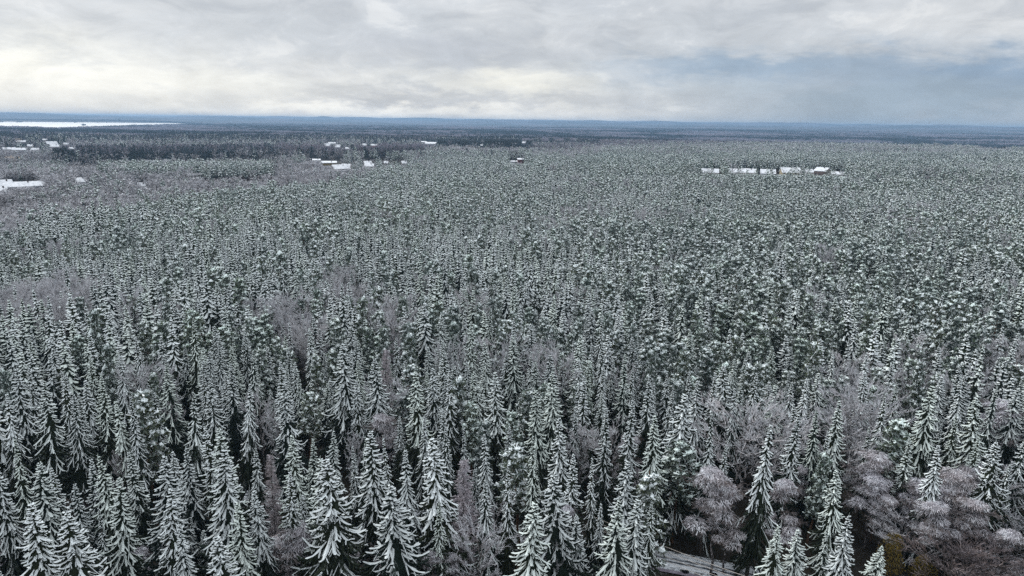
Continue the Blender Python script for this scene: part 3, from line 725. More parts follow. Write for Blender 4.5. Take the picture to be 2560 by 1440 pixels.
OPEN |= (U > 700) & (U < 1000) & (Rw > 1330) & (Rw < 1480)
m_ = (U > 1085) & (U < 1330) & (Rw > 1480) & (Rw < 1680); setw(m_, 20, .5, .3); HT = np.where(m_, 22, HT); DK |= m_
m_ = (Rw > 1680) & (U < 1500); setw(m_, 2.2, .6, 1.0); DK |= m_ & (q2 < .5)
bb = (V < 378) & (R < RC) & (U > 1330); setw(bb, .7, .9, 1.5)
m_ = (U > 1330) & (U < 1500) & (R > 950) & (R < RC); setw(m_, .3, .5, 3)
pb = (U > 1450) & (V > 380) & (V < 412); W_p = np.where(pb, 7, W_p)
tot = W_s + W_p + W_b; ts = W_s / tot; tp = ts + W_p / tot
kind = np.where(rr < ts, 0, np.where(rr < tp, 1, 2))
hgt = np.where(kind == 0, 18.0, np.where(kind == 1, 17.0, 14.5)) + (q1 - .5) * 5 + (q2 - .5) * 6 + (st_ - .5) * 8 + npr.normal(0, 2.0, N) + (R < 200) * 1.5
hgt = np.where((val > .5) & (R < 1000), hgt - 2.5, hgt); hgt = np.where(HT > 0, HT + npr.normal(0, 1.2, N), hgt)
wsc = npr.uniform(.78, 1.22, N) * np.where(R < 330, .92, .98)
Ut, Vt = project(X, Y, G + hgt)
keep = ~(OPEN & (npr.random(N) > .06))
# inside the traced part of the frame only traced trees stand
keep &= ~((Vt > 985) & (Ut > -70) & (Ut < 2630))
keep &= ~((Vt > 900) & (R < 75))
keep &= dist_road(X, Y) > 6.5
for p in PXY: keep &= np.hypot(X - p[0], Y - p[1]) > 2.7
for nm, P in FW: keep &= ~in_poly(X, Y, P)
for i, h in enumerate(HOUSES): keep &= np.hypot(X - h[0], Y - h[1]) > max(h[2] * .55, h[3] * .6) + 2.5
keep &= ~((q3 > .80) & (R > 110) & (R < 700))       # small gaps
keep &= ~((kind == 2) & (q3 > .72) & (val < .5))
# trees that grow in front of the houses are young and short
for h in HOUSES:
    d = math.hypot(h[0], h[1]); ax, ay = h[0] / d, h[1] / d
    along = X * ax + Y * ay; lat = np.abs(X * ay - Y * ax)
    zt = float(ground(h[0], h[1])) + h[4] * (.6 if h[7] in 'wgy' else (.4 if h[7] == 'b' else .15))
    los = CAM_Z + (zt - CAM_Z) * along / d
    cap = los - G
    m_ = (along < d) & (along > d * .4) & (lat < h[2] * .5 + 1.5) & (hgt > cap) & ~((q3 > .52) & (rr > .70) & (hgt < cap + 8) & (h[0] > 150))
    hgt = np.where(m_, np.maximum(cap, 2), hgt); keep &= ~(m_ & (cap < 3.5)); wsc = np.where(m_ & (cap < 12), wsc * .75, wsc)
X, Y, G, R, kind, hgt, wsc, U, V, val, RI, q1, DK = [a[keep] for a in (X, Y, G, R, kind, hgt, wsc, U, V, val, RI, q1, DK)]
Ut, Vt = project(X, Y, G + hgt)
N = len(X)

# ------------------------------------------------------------------ individual trees
def tag(o, label=None, cat=None, group=None, kd=None):
    if label: o['label'] = label
    if cat: o['category'] = cat
    if group: o['group'] = group
    if kd: o['kind'] = kd
    return o
def place_tree(name, proto, x, y, h, ws, rot, label, cat, group, lean=0.03, crown='crown', trunk='trunk'):
    cm, tm, bh, _ = proto; s = h / bh
    e = bpy.data.objects.new(name, None); col.objects.link(e); e.empty_display_size = .5
    e.location = (x, y, float(ground(x, y)) - .1); e.rotation_euler = (rnd.gauss(0, lean), rnd.gauss(0, lean), rot)
    k = ws * (0.55 * s + .45); e.scale = (k, k, s)
    tag(e, label, cat, group)
    for nm, me in ((crown, cm), (trunk, tm)):
        o = bpy.data.objects.new(nm, me); col.objects.link(o); o.parent = e
    return e
ORD = ["first", "second", "third", "fourth", "fifth", "sixth", "seventh", "eighth", "ninth", "tenth", "eleventh", "twelfth", "thirteenth", "fourteenth", "fifteenth", "sixteenth", "seventeenth", "eighteenth", "nineteenth", "twentieth"]
ORD += ["twenty-" + o for o in ORD[:9]] + ["thirtieth"] + ["thirty-" + o for o in ORD[:9]] + ["fortieth"] + ["forty-" + o for o in ORD[:9]]
# candidates: traced + nearest random in view
inv = np.where((Ut > -20) & (Ut < 2580) & (Vt < 1460))[0]
inv = inv[np.argsort(R[inv])]
taken = set(); extra = {0: [], 1: [], 2: []}
cnt = {0: 300 - sum(p[0] == 's' for p in placed), 1: 300 - sum(p[0] == 'p' for p in placed), 2: 300 - sum(p[0] in 'b' for p in placed)}
for i in inv:
    k = int(kind[i])
    if len(extra[k]) < cnt[k]: extra[k].append(i); taken.add(i)
rows = {'c': [], 's': [], 'p': [], 'b': [], 'f': [], 'l': [], 'y': []}
for p in placed: rows[p[0]].append(p)
for k, ch in ((0, 's'), (1, 'p'), (2, 'b')):
    for i in extra[k]: rows[ch].append([ch, X[i], Y[i], hgt[i], wsc[i], rnd.randrange(8), rnd.uniform(0, 6.28), False])
SIDE = lambda n, i: (f"{ORD[i]} from the left" if i < n / 2 else ("rightmost" if i == n - 1 else f"{ORD[n - 1 - i]} from the right")) if i else "leftmost"
def ranked(items, per):
    """rank by distance into belts, then left to right inside each belt"""
    items.sort(key=lambda p: math.hypot(p[1], p[2])); out = []
    for b in range(0, len(items), per):
        blk = sorted(items[b:b + per], key=lambda p: p[1] / p[2])
        for i, p in enumerate(blk): out.append((p, b // per, i, len(blk)))
    return out
BELT = ["nearest", "second nearest", "third nearest", "fourth nearest", "fifth nearest", "sixth nearest", "seventh nearest", "eighth nearest", "ninth nearest", "tenth nearest"]
for p, b_, i, n in ranked(rows['s'], 30):
    pr = SPR[p[5] % 8]
    sz = "short" if p[3] < 15.5 else ("tall" if p[3] > 21.5 else "")
    place_tree("spruce_tree", pr, p[1], p[2], p[3], p[4], p[6], f"spruce {pr[3]}, {SIDE(n, i)} in {BELT[b_]} belt".strip(), "spruce", "snow covered spruces of the dense forest")
for p, b_, i, n in ranked(rows['p'], 30):
    pr = PIN[p[5] % 4]
    place_tree("pine_tree", pr, p[1], p[2], p[3], p[4], p[6], f"pine {pr[3]}, {SIDE(n, i)} in {BELT[b_]} pine belt", "pine", "snowy pines scattered through the forest", .03)
for p, b_, i, n in ranked(rows['b'], 30):
    pr = BAR[p[5] % 4] if p[3] > 8.9 else BUS[p[5] % 2]
    place_tree("bare_tree", pr, p[1], p[2], p[3], p[4], p[6], f"leafless frosted tree, {SIDE(n, i)} in {BELT[b_]} belt of bare trees", "bare tree", "leafless frosted trees among the conifers", .03)
for p, b_, i, n in ranked(rows['f'], 40):
    pr = FRO[p[5] % 3]
    place_tree("drooping_birch", pr, p[1], p[2], p[3], p[4], p[6], f"birch with frosted drooping sprays, {SIDE(n, i)} among such birches", "birch", "drooping frosted birches by the road", .04)
for p, lb in zip(rows['l'], ["leafless brownish larch with tiers of thin curved twigs near the bottom centre", "slim pale grey larch between the white spruces left of the centre", "dull brown leafless larch standing out from the dark spruces left of centre", "tall reddish brown leafless tree towering over the middle village"]):
    place_tree("larch_tree", LAR[0], p[1], p[2], p[3], p[4], p[6], lb, "larch", None)
for p, lb in zip(rows['c'], ["pale cream frosted tree catching the light at the left edge", "tawny pale crowned tree beside the roofs of the left hamlet"]):
    place_tree("pale_birch", PAL[0], p[1], p[2], p[3], p[4], p[6], lb, "birch", None)
for p, lb in zip(rows['y'], ["upright shrub with golden yellow leaves in the dark gap at the bottom right", "low mound of yellow leaves behind the bare bushes at the bottom right"]):
    place_tree("yellow_shrub", YEL[0], p[1], p[2], p[3], p[4], p[6], lb, "shrub", None, crown='foliage', trunk='stem')

# ------------------------------------------------------------------ the rest of the forest: three stuff objects
def proto_obj(name, parts, mats):
    """one joined mesh for an instanced far tree"""
    mb = MB()
    for b, off in parts:
        o = len(mb.v); mb.v.extend(b.v)
        for f, k in zip(b.f, b.m): mb.f.append(tuple(i + o for i in f)); mb.m.append(k + off)
    return bpy.data.objects.new(name, mb.mesh(name, mats))
def coll(name, objs):
    c_ = bpy.data.collections.new(name)
    for o in objs: c_.objects.link(o)
    return c_
def stem(h, r):
    b = MB(); b.tube([(0, 0, 0), (0, 0, h)], [r, r * .3], 4, 0, False); return b
def clump_spruce(seed, mt, n=13, W_=11):
    rg = random.Random(seed); mb = MB()
    for i in range(n):
        x, y = rg.uniform(-W_, W_), rg.uniform(-W_, W_); h = rg.uniform(14, 20); r = rg.uniform(1.8, 2.8)
        lv = 3
        for L in range(lv):
            zt = h * (1 - .28 * L); zb = h * (1 - .28 * L - .38); k = 5; a0 = rg.uniform(0, 6)
            rr_ = r * (.45 + .3 * L)
            vs = [(x, y, zt)] + [(x + math.cos(a0 + 6.283 * j / k) * rr_ * rg.uniform(.7, 1.2), y + math.sin(a0 + 6.283 * j / k) * rr_ * rg.uniform(.7, 1.2), zb + rg.uniform(-.6, .6)) for j in range(k)]
            mb.add(vs, [(0, 1 + j, 1 + (j + 1) % k) for j in range(k)], 0)
    return proto_obj(f"clump_{seed}", [(mb, 0)], [mt])
def clump_round(seed, mt, mt2, n=12, W_=11, hr=(12, 17), r_=(2.2, 3.4), k=26, sz=1.0):
    rg = random.Random(seed); mb = MB()
    for i in range(n):
        x, y = rg.uniform(-W_, W_), rg.uniform(-W_, W_); h = rg.uniform(*hr); r = rg.uniform(*r_)
        tuft(mb, (x, y, h - r * 1.1), r * .95, k, rg, 0, .35, 1.0); tuft(mb, (x, y, h - r * 2), r * .9, k // 2, rg, 1 if mt2 else 0, .1, 1.0)
    return proto_obj(f"clump_{seed}", [(mb, 0)], [mt] + ([mt2] if mt2 else []))
NV = 5
sp_mid = [proto_obj(f"a{i}", [(spruce(400 + i, 2.35, H_SPR, 1.5, 1, .35 + .07 * i, 1.0, .3), 0)], [M_snow, M_needle]) for i in range(NV)]
sp_low = [proto_obj(f"b{i}", [(spruce(420 + i, 2.3, H_SPR, 2.0, 2, .4 + .05 * i, 1.0, .3), 0)], [M_snow, M_needle]) for i in range(NV)]
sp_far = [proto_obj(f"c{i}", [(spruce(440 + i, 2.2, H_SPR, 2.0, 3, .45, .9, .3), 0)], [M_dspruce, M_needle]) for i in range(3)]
def pp(seed, R_, lod, ms, mn, lw=.45, sn=1.0):
    a_, b_ = pine(seed, R_, H_PIN, lod, sn, lw)
    return proto_obj(f"p{lod}{seed}", [(a_, 0), (b_, 2)], [ms, mn, M_pbark])
pi_mid = [pp(500 + i, 2.0 + .2 * i, 1, M_psnow, M_pneedle, .45 + .03 * i) for i in range(NV)]
pi_low = [pp(520 + i, 2.1 + .2 * i, 2, M_psnow, M_pneedle, .45) for i in range(NV)]
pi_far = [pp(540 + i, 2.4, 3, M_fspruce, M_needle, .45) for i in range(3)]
def bp(seed, s_, lod, mt, up):
    a_, b_ = bare(seed, H_BAR, s_, lod, .3, up)
    return proto_obj(f"r{lod}{seed}", [(a_, 0), (b_, 1)], [mt, M_bbark])
ba_mid = [bp(600 + i, 2.4 + .5 * i, 1, M_twig, 1.6 - .15 * i) for i in range(NV)]
ba_low = [bp(620 + i, 2.6 + .4 * i, 2, M_twig, 1.6 - .15 * i) for i in range(NV)]
ba_far = [bp(640 + i, 3.2, 2, M_twigd, 1.3) for i in range(3)]
cl_s = [clump_spruce(700 + i, M_dspruce) for i in range(4)]
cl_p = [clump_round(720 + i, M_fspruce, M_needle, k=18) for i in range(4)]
cl_b = [clump_round(740 + i, M_twigd, None, k=22) for i in range(4)]

def gn_forest(name, px, py, pz, idx, rot, scl, collection, label, mesh_mats):
    me = bpy.data.meshes.new(name); n = len(px)
    me.vertices.add(n)
    me.vertices.foreach_set('co', np.stack([px, py, pz], 1).astype(np.float32).ravel())
    a_ = me.attributes.new('idx', 'INT', 'POINT'); a_.data.foreach_set('value', idx.astype(np.int32))
    a_ = me.attributes.new('rot', 'FLOAT_VECTOR', 'POINT'); a_.data.foreach_set('vector', rot.astype(np.float32).ravel())
    a_ = me.attributes.new('scl', 'FLOAT_VECTOR', 'POINT'); a_.data.foreach_set('vector', scl.astype(np.float32).ravel())
    o = bpy.data.objects.new(name, me); col.objects.link(o)
    ng = bpy.data.node_groups.new(name, 'GeometryNodeTree')
    ng.interface.new_socket('Geometry', in_out='INPUT', socket_type='NodeSocketGeometry')
    ng.interface.new_socket('Geometry', in_out='OUTPUT', socket_type='NodeSocketGeometry')
    gi = ng.nodes.new('NodeGroupInput'); go = ng.nodes.new('NodeGroupOutput')
    ip = ng.nodes.new('GeometryNodeInstanceOnPoints'); ci = ng.nodes.new('GeometryNodeCollectionInfo')
    ci.inputs['Collection'].default_value = collection; ci.inputs['Separate Children'].default_value = True; ci.inputs['Reset Children'].default_value = True
    def na(nm, ty):
        x = ng.nodes.new('GeometryNodeInputNamedAttribute'); x.data_type = ty; x.inputs[0].default_value = nm
        return [s for s in x.outputs if s.enabled and s.name == 'Attribute'][0]
    L = ng.links.new
    L(gi.outputs[0], ip.inputs['Points']); L(ci.outputs[0], ip.inputs['Instance']); ip.inputs['Pick Instance'].default_value = True
    L(na('idx', 'INT'), ip.inputs['Instance Index']); L(na('rot', 'FLOAT_VECTOR'), ip.inputs['Rotation']); L(na('scl', 'FLOAT_VECTOR'), ip.inputs['Scale'])
    L(ip.outputs[0], go.inputs[0])
    md = o.modifiers.new('forest', 'NODES'); md.node_group = ng
    tag(o, label, "forest", None, 'stuff')
    return o
tk = np.zeros(N, bool); tk[list(taken)] = True
# clumps of trees far off
xf, yf = scatter(2080, 7800, 26, .80, 9)
gf = ground(xf, yf); rf = np.hypot(xf, yf); uf, vf = project(xf, yf, gf + 15)
kf = ~in_poly(xf, yf, LAKE)
kf &= ~((fnoise(xf / 260, yf / 420, 70) > .80) & (rf > 2600))
xf, yf, gf, rf, uf, vf = [a_[kf] for a_ in (xf, yf, gf, rf, uf, vf)]
nf = len(xf); fn_ = fnoise(xf / 420, yf / 300, 77, 4); fr = npr.random(nf)
kfar = np.where(fn_ + (fr - .5) * .22 < .47, 0, np.where(fn_ + (fr - .5) * .2 < .53, 1, 2))
for name, k, lists, bh, lab in (("spruce_forest", 0, (sp_mid, sp_low, sp_far, cl_s), H_SPR, "dense snow dusted spruce forest running back from the near trees to the dark far woods"),
                                ("pine_forest", 1, (pi_mid, pi_low, pi_far, cl_p), H_PIN, "white frosted pine forest covering the middle distance and the right side"),
                                ("bare_wood", 2, (ba_mid, ba_low, ba_far, cl_b), H_BAR, "leafless lavender grey wood in the valley on the left and between the conifers")):
    objs = []; off = []
    for L in lists: off.append(len(objs)); objs += L
    for j, o in enumerate(objs): o.name = f"{name}_source_{j:02d}"
    cc = coll(name + "_sources", objs)
    s_ = (kind == k) & ~tk; n = s_.sum(); r_ = R[s_]; rn = npr.random(n)
    far = DK[s_] | ((val[s_] > .5) & (r_ > 900) & (rn < np.clip((r_ - 900) / 1200, .1, .8)))
    lod = np.where(r_ < 330, 0, 1); lod = np.where(far, 2, lod)
    cnts = np.array([len(L) for L in lists])
    idx = np.array(off)[lod] + (npr.random(n) * cnts[lod]).astype(int)
    sz = hgt[s_] / bh; k_ = wsc[s_] * (.55 * sz + .45)
    k_ = k_ * np.where(RI[s_] == 2, 1.45, np.where(RI[s_] == 1, 1.15, 1.0)) * np.where((val[s_] > .5) & (r_ < 900) & (k == 2), 1.45, 1.0)
    s2 = kfar == k; n2_ = s2.sum()
    px = np.concatenate([X[s_], xf[s2]]); py = np.concatenate([Y[s_], yf[s2]]); pz = np.concatenate([G[s_] - .2, gf[s2] - 1])
    idx = np.concatenate([idx, off[3] + (npr.random(n2_) * 4).astype(int)])
    rot = np.stack([npr.normal(0, .03, n + n2_), npr.normal(0, .03, n + n2_), npr.uniform(0, 6.28, n + n2_)], 1)
    c2 = npr.uniform(.9, 1.25, n2_)
    scl = np.stack([np.concatenate([k_, c2 * 1.25]), np.concatenate([k_, c2 * 1.25]), np.concatenate([sz, c2])], 1)
    gn_forest(name, px, py, pz, idx, rot, scl, cc, lab, None)
print("random trees", N, "far clumps", nf, "individual", {k: len(v) for k, v in rows.items()})

# ------------------------------------------------------------------ ground, lake, far canopy
def polar(name, r_list, a0, a1, na, zf, mats, keepf=None):
    A = np.linspace(a0, a1, na); RR = np.array(r_list); a_, r_ = np.meshgrid(A, RR)
    x = np.sin(a_) * r_; y = np.cos(a_) * r_; z = zf(x, y)
    v = np.stack([x.ravel(), y.ravel(), z.ravel()], 1)
    i, j = np.meshgrid(np.arange(len(RR) - 1), np.arange(na - 1), indexing='ij'); i = i.ravel(); j = j.ravel()
    f = np.stack([i * na + j, (i + 1) * na + j, (i + 1) * na + j + 1, i * na + j + 1], 1)[:, ::-1]
    if keepf is not None:
        c_ = v[f].mean(1); f = f[keepf(c_[:, 0], c_[:, 1])]
    me = bpy.data.meshes.new(name); me.vertices.add(len(v)); me.vertices.foreach_set('co', v.astype(np.float32).ravel())
    me.loops.add(f.size); me.loops.foreach_set('vertex_index', f.astype(np.int32).ravel())
    me.polygons.add(len(f)); me.polygons.foreach_set('loop_start', np.arange(0, f.size, 4, dtype=np.int32)); 
    me.update(calc_edges=True); me.validate()
    me.polygons.foreach_set('use_smooth', [True] * len(me.polygons))
    for k in mats: me.materials.append(k)
    o = bpy.data.objects.new(name, me); col.objects.link(o); return o
def m_ground(N_, b):
    t = N_.n('ShaderNodeTexCoord'); n_ = N_.noise(t.outputs['Object'], .35, 5, .7); n_b = N_.noise(t.outputs['Object'], 1.7, 3, .6)
    d = N_.mix(n_b, (0.012, 0.011, 0.009), (0.035, 0.030, 0.022))
    N_.put(b.inputs['Base Color'], N_.mix(N_.ramp(n_, .56, .74, 0, .35), d, (0.5, .54, .58)))
M_ground = mat("forest_floor", m_ground)
def gz_f(x, y):
    g = ground(x, y); r = np.hypot(x, y); lake = (np.arctan2(x, y) < -0.15) & (r > 3000) & (r < 9500)
    return np.where(lake & in_poly(x, y, LAKE), LAKE_Z - 4, np.where(lake, np.maximum(g, LAKE_Z + .5), g))
rl = [0.5] + list(np.geomspace(12, 24000, 190))
tag(polar("ground", rl, -math.pi, math.pi, 620, gz_f, [M_ground]), "dark forest floor with scraps of snow under the trees", None, None, 'structure')
def flat_poly(name, P, zf, mt, dz):
    import bmesh
    bm = bmesh.new(); vs = [bm.verts.new((x, y, 0)) for x, y in P]; bm.faces.new(vs)
    bmesh.ops.triangulate(bm, faces=bm.faces[:])
    for _ in range(0 if zf is None else 3): bmesh.ops.subdivide_edges(bm, edges=bm.edges[:], cuts=1, use_grid_fill=True)
    for v in bm.verts: v.co.z = (float(zf(v.co.x, v.co.y)) + dz) if zf else dz
    bmesh.ops.recalc_face_normals(bm, faces=bm.faces[:])
    if sum(f.normal.z for f in bm.faces) < 0: bmesh.ops.reverse_faces(bm, faces=bm.faces[:])
    me = bpy.data.meshes.new(name); bm.to_mesh(me); bm.free(); me.materials.append(mt)
    o = bpy.data.objects.new(name, me); col.objects.link(o); return o
def m_water(N_, b):
    N_.put(b.inputs['Base Color'], (0.93, .91, .86)); b.inputs['Roughness'].default_value = .3; b.inputs['Specular IOR Level'].default_value = .5  # bright sky mirrored in the lake is put into its base colour
M_water = mat("lake_ice", m_water)
tag(flat_poly("lake", LAKE, None, M_water, LAKE_Z), "bright pale lake lying below the horizon on the left", None, None, 'structure')
def m_field(N_, b):
    t = N_.n('ShaderNodeTexCoord'); n_ = N_.noise(t.outputs['Object'], .15, 5, .65)
    N_.put(b.inputs['Base Color'], N_.mix(N_.ramp(n_, .40, .62), (0.45, .47, .48), (0.85, .88, .92)))
M_field = mat("snow_field", m_field)
for nm, P in FW: tag(flat_poly(nm, P, ground, M_field, .35), "open snow covered ground between houses and trees", None, None, 'structure')
def m_canopy(N_, b):
    t = N_.n('ShaderNodeTexCoord'); mp = N_.n('ShaderNodeMapping'); N_.put(mp.inputs[0], t.outputs['Object']); mp.inputs['Scale'].default_value = (.0014, .0009, .003)
    a_ = N_.noise(mp.outputs[0], 1.0, 6, .62); f = N_.noise(t.outputs['Object'], .03, 3, .8)
    c_ = N_.mix(N_.ramp(a_, .42, .60), (0.018, .030, .036), (0.095, .09, .11))
    N_.put(b.inputs['Base Color'], N_.mix(N_.ramp(f, .5, .7, 0, .5), c_, (0.16, .18, .21)))
M_canopy = mat("distant_canopy", m_canopy)
def canopy_z(x, y):
    return ground(x, y) + 10 + 7 * (vnoise(x / 22, y / 22, 5) + vnoise(x / 9 + 3, y / 9, 6)) * .8 + 9 * (fnoise(x / 300, y / 200, 91) - .5)
o = polar("distant_forest", np.geomspace(7650, 21000, 260), -.86, .86, 1500, canopy_z, [M_canopy], lambda x, y: ~in_poly(x, y, LAKE))
tag(o, "blue dark wooded hills along the whole horizon", "forest", None, 'stuff')
# wooded islets on the lake
for i, (u, v, wpx, lab) in enumerate([(48, 306, 14, "largest wooded islet on the left part of the lake"), (188, 306.5, 8, "low far islet right of the largest one"), (209, 314, 9, "flat islet nearest to the viewer on the lake"), (5, 305.5, 8, "islet at the left edge of the lake")]):
    x, y = at_z(u, v, LAKE_Z); rw = wpx * math.hypot(x, y) / F_PX / 2; rg = random.Random(i)
    mb = MB(); n = 14
    vs = [(0, 0, 2.5)] + [(math.cos(6.283 * j / n) * rw * rg.uniform(.8, 1.1), math.sin(6.283 * j / n) * rw * 1.3 * rg.uniform(.8, 1.1), -.4) for j in range(n)]
    mb.add(vs, [(0, 1 + j, 1 + (j + 1) % n) for j in range(n)])
    e = bpy.data.objects.new("islet", None); col.objects.link(e); e.location = (x, y, LAKE_Z); tag(e, lab, "islet", "islets on the lake")
    o = bpy.data.objects.new("shore", mb.mesh("islet_shore", [M_ground])); col.objects.link(o); o.parent = e
    mb = MB()
    for k in range(22):
        a_ = rg.uniform(0, 6.28); q = rg.random() ** .5 * .8; tuft(mb, (math.cos(a_) * q * rw, math.sin(a_) * q * rw, 6 + rg.uniform(0, 5) * (1 - q)), 6, 16, rg, 0, .3, 1)
    o = bpy.data.objects.new("trees", mb.mesh("islet_trees", [M_dspruce])); col.objects.link(o); o.parent = e; o['kind'] = 'stuff'

# ------------------------------------------------------------------ road
def m_road(N_, b):
    uv = N_.n('ShaderNodeUVMap'); s = N_.n('ShaderNodeSeparateXYZ'); N_.put(s.inputs[0], uv.outputs[0])
    cx_ = N_.n('ShaderNodeCombineXYZ'); N_.put(cx_.inputs[0], N_.math('MULTIPLY', s.outputs[0], 9.0)); N_.put(cx_.inputs[1], N_.math('MULTIPLY', s.outputs[1], .9))
    n_ = N_.noise(cx_.outputs[0], 1.0, 5, .7); 
    # slush across the lane: clear in the wheel tracks, white at both sides and between
    w1 = N_.ramp(N_.math('ABSOLUTE', N_.math('SUBTRACT', s.outputs[0], .66)), .10, .02)
    w2 = N_.ramp(N_.math('ABSOLUTE', N_.math('SUBTRACT', s.outputs[0], .42)), .13, .03)
    tr = N_.math('MAXIMUM', w1, N_.math('MULTIPLY', w2, .75))
    f = N_.math('SUBTRACT', N_.math('MULTIPLY_ADD', N_.math('SUBTRACT', n_, .5), 2.2, .80), N_.math('MULTIPLY', tr, .85), clamp=True)
    N_.put(b.inputs['Base Color'], N_.mix(f, (0.045, .055, .07), (0.80, .85, .90))); b.inputs['Roughness'].default_value = .6
M_road = mat("slushy_asphalt", m_road)
def ribbon(name, line, offs, hs_, mats, mi, label, uvn=True):
    """lofted strip along the road line: offs = lateral offsets, hs_ = heights above ground"""
    mb = MB(); n = len(line); k = len(offs); vs = []; uvs = []
    acc = 0
    for i, p in enumerate(line):
        a_ = line[max(i - 1, 0)]; b_ = line[min(i + 1, n - 1)]; t = (b_ - a_).normalized(); s = Vector((-t.y, t.x, 0))
        if i: acc += (p - line[i - 1]).length
        gz0 = float(ground(p.x, p.y))
        for q in range(k):
            c_ = p + s * offs[q]; vs.append((c_.x, c_.y, gz0 + hs_[q])); uvs.append((q / (k - 1), acc))
    fs = [(i * k + q, i * k + q + 1, (i + 1) * k + q + 1, (i + 1) * k + q) for i in range(n - 1) for q in range(k - 1)]
    mb.add(vs, fs); me = mb.mesh(name, mats); ul = me.uv_layers.new(name='UVMap')
    for lp in me.loops: ul.data[lp.index].uv = uvs[lp.vertex_index]
    o = bpy.data.objects.new(name, me); col.objects.link(o); tag(o, label, None, None, 'structure'); return o
ribbon("road", RL, [-1.7, -.8, 0, .8, 1.7], [.22, .26, .28, .26, .22], [M_road], 0, "narrow asphalt road with slush and wheel tracks at the bottom of the picture")
def m_verge(N_, b):
    t = N_.n('ShaderNodeTexCoord'); n_ = N_.noise(t.outputs['Object'], 1.4, 5, .75)
    N_.put(b.inputs['Base Color'], N_.mix(N_.ramp(n_, .38, .6), (0.03, .03, .022), (0.70, .75, .80)))
M_verge = mat("snowy_verge", m_verge)
ribbon("road_verge", RL, [-2.5, -2.1, -1.72], [-.05, .28, .20], [M_verge], 0, "ragged strip of snow along the far side of the road")
ribbon("road_verge", RL, [1.72, 1.95, 2.15], [.20, .28, .10], [M_verge], 0, "thin strip of snow along the near side of the road")
def m_path(N_, b):
    t = N_.n('ShaderNodeTexCoord'); n_ = N_.noise(t.outputs['Object'], .8, 4, .6)
    N_.put(b.inputs['Base Color'], N_.mix(N_.ramp(n_, .45, .62), (0.20, .18, .22), (0.30, .28, .33)))
M_path = mat("wet_footpath", m_path)
ribbon("footpath", RL, [2.2, 2.9], [.16, .16], [M_path], 0, "grey lavender footpath beside the road")
M_puddle = mat("puddle", lambda N_, b: (N_.put(b.inputs['Base Color'], (.01, .01, .012)), setattr(b.inputs['Roughness'], 'default_value', .1)))
for i, (u, v, lab) in enumerate([(1714, 1431, "dark round puddle on the footpath, the one nearer the spruces"), (1785, 1440, "dark puddle at the road edge further right along the path")]):
    x, y = at(u, v, .2, 40); mb = MB(); n = 16; rg = random.Random(i)
    mb.add([(math.cos(6.283 * j / n) * .4 * rg.uniform(.85, 1.1), math.sin(6.283 * j / n) * .3 * rg.uniform(.85, 1.1), 0) for j in range(n)], [tuple(range(n))])
    mb.add([(math.cos(6.283 * j / n) * .5, math.sin(6.283 * j / n) * .4, -.05) for j in range(n)], [tuple(range(n))])
    o = bpy.data.objects.new("puddle", mb.mesh("puddle", [M_puddle])); col.objects.link(o); o.location = (x, y, float(ground(x, y)) + .30); tag(o, lab, "puddle", "puddles beside the road")

# ------------------------------------------------------------------ power line over the far side of the road
M_wire = mat("wire", lambda N_, b: N_.put(b.inputs['Base Color'], (.5, .46, .42)))
M_wood = mat("pole_wood", lambda N_, b: N_.put(b.inputs['Base Color'], (.12, .09, .07)))
def ray_z(u, v, z):
    d = pix_ray(u, v); t = (z - CAM_Z) / d.z; return Vector((d.x * t, d.y * t, z))
wl = ["uppermost and farthest of the four thin overhead wires", "second overhead wire from the top", "third overhead wire from the top", "lowest of the four overhead wires above the road"]
ends = []
for i, (v0, v1) in enumerate([((1566, 1322), (1960, 1470)), ((1566, 1333), (1925, 1470)), ((1566, 1345), (1890, 1470)), ((1566, 1352), (1855, 1474))]):
    z = 9.0 - .55 * i
    a_ = ray_z(*v0, z); b_ = ray_z(*v1, z); d = (b_ - a_); a_ = a_ - d * .25; b_ = b_ + d * .15
    mb = MB(); pts = [a_.lerp(b_, k / 14) - Vector((0, 0, .5 * (1 - (2 * k / 14 - 1) ** 2))) for k in range(15)]
    mb.tube(pts, [.03] * 15, 4, 0, False)
    o = bpy.data.objects.new("overhead_wire", mb.mesh("overhead_wire", [M_wire])); col.objects.link(o)
    tag(o, wl[i], "wire", "overhead wires beside the road"); ends.append((a_, b_))

# ------------------------------------------------------------------ houses
def m_roof(N_, b):
    t = N_.n('ShaderNodeTexCoord'); n_ = N_.noise(t.outputs['Object'], .5, 4, .6)
    N_.put(b.inputs['Base Color'], N_.mix(N_.ramp(n_, .3, .55), (.45, .48, .52), (.72, .75, .79)))
M_roof = mat("snow_roof", m_roof)
WALLC = {'w': (.42, .40, .38), 'g': (.22, .23, .25), 'y': (.34, .29, .19), 'b': (.14, .10, .085), 'r': (.20, .045, .025), 'o': (.26, .19, .07)}
WM = {k: mat("wall_" + k, (lambda c_: (lambda N_, b: N_.put(b.inputs['Base Color'], N_.mix(N_.noise(N_.n('ShaderNodeTexCoord').outputs['Object'], 1.2, 3), c_, tuple(x * .7 for x in c_)))))(v)) for k, v in WALLC.items()}
M_glass = mat("window_glass", lambda N_, b: (N_.put(b.inputs['Base Color'], (.03, .04, .05)), setattr(b.inputs['Roughness'], 'default_value', .15)))
M_brick = mat("chimney_brick", lambda N_, b: N_.put(b.inputs['Base Color'], (.09, .07, .065)))
def box(mb, x0, x1, y0, y1, z0, z1):
    mb.add([(x0, y0, z0), (x1, y0, z0), (x1, y1, z0), (x0, y1, z0), (x0, y0, z1), (x1, y0, z1), (x1, y1, z1), (x0, y1, z1)],
           [(0, 3, 2, 1), (4, 5, 6, 7), (0, 1, 5, 4), (1, 2, 6, 5), (2, 3, 7, 6), (3, 0, 4, 7)])
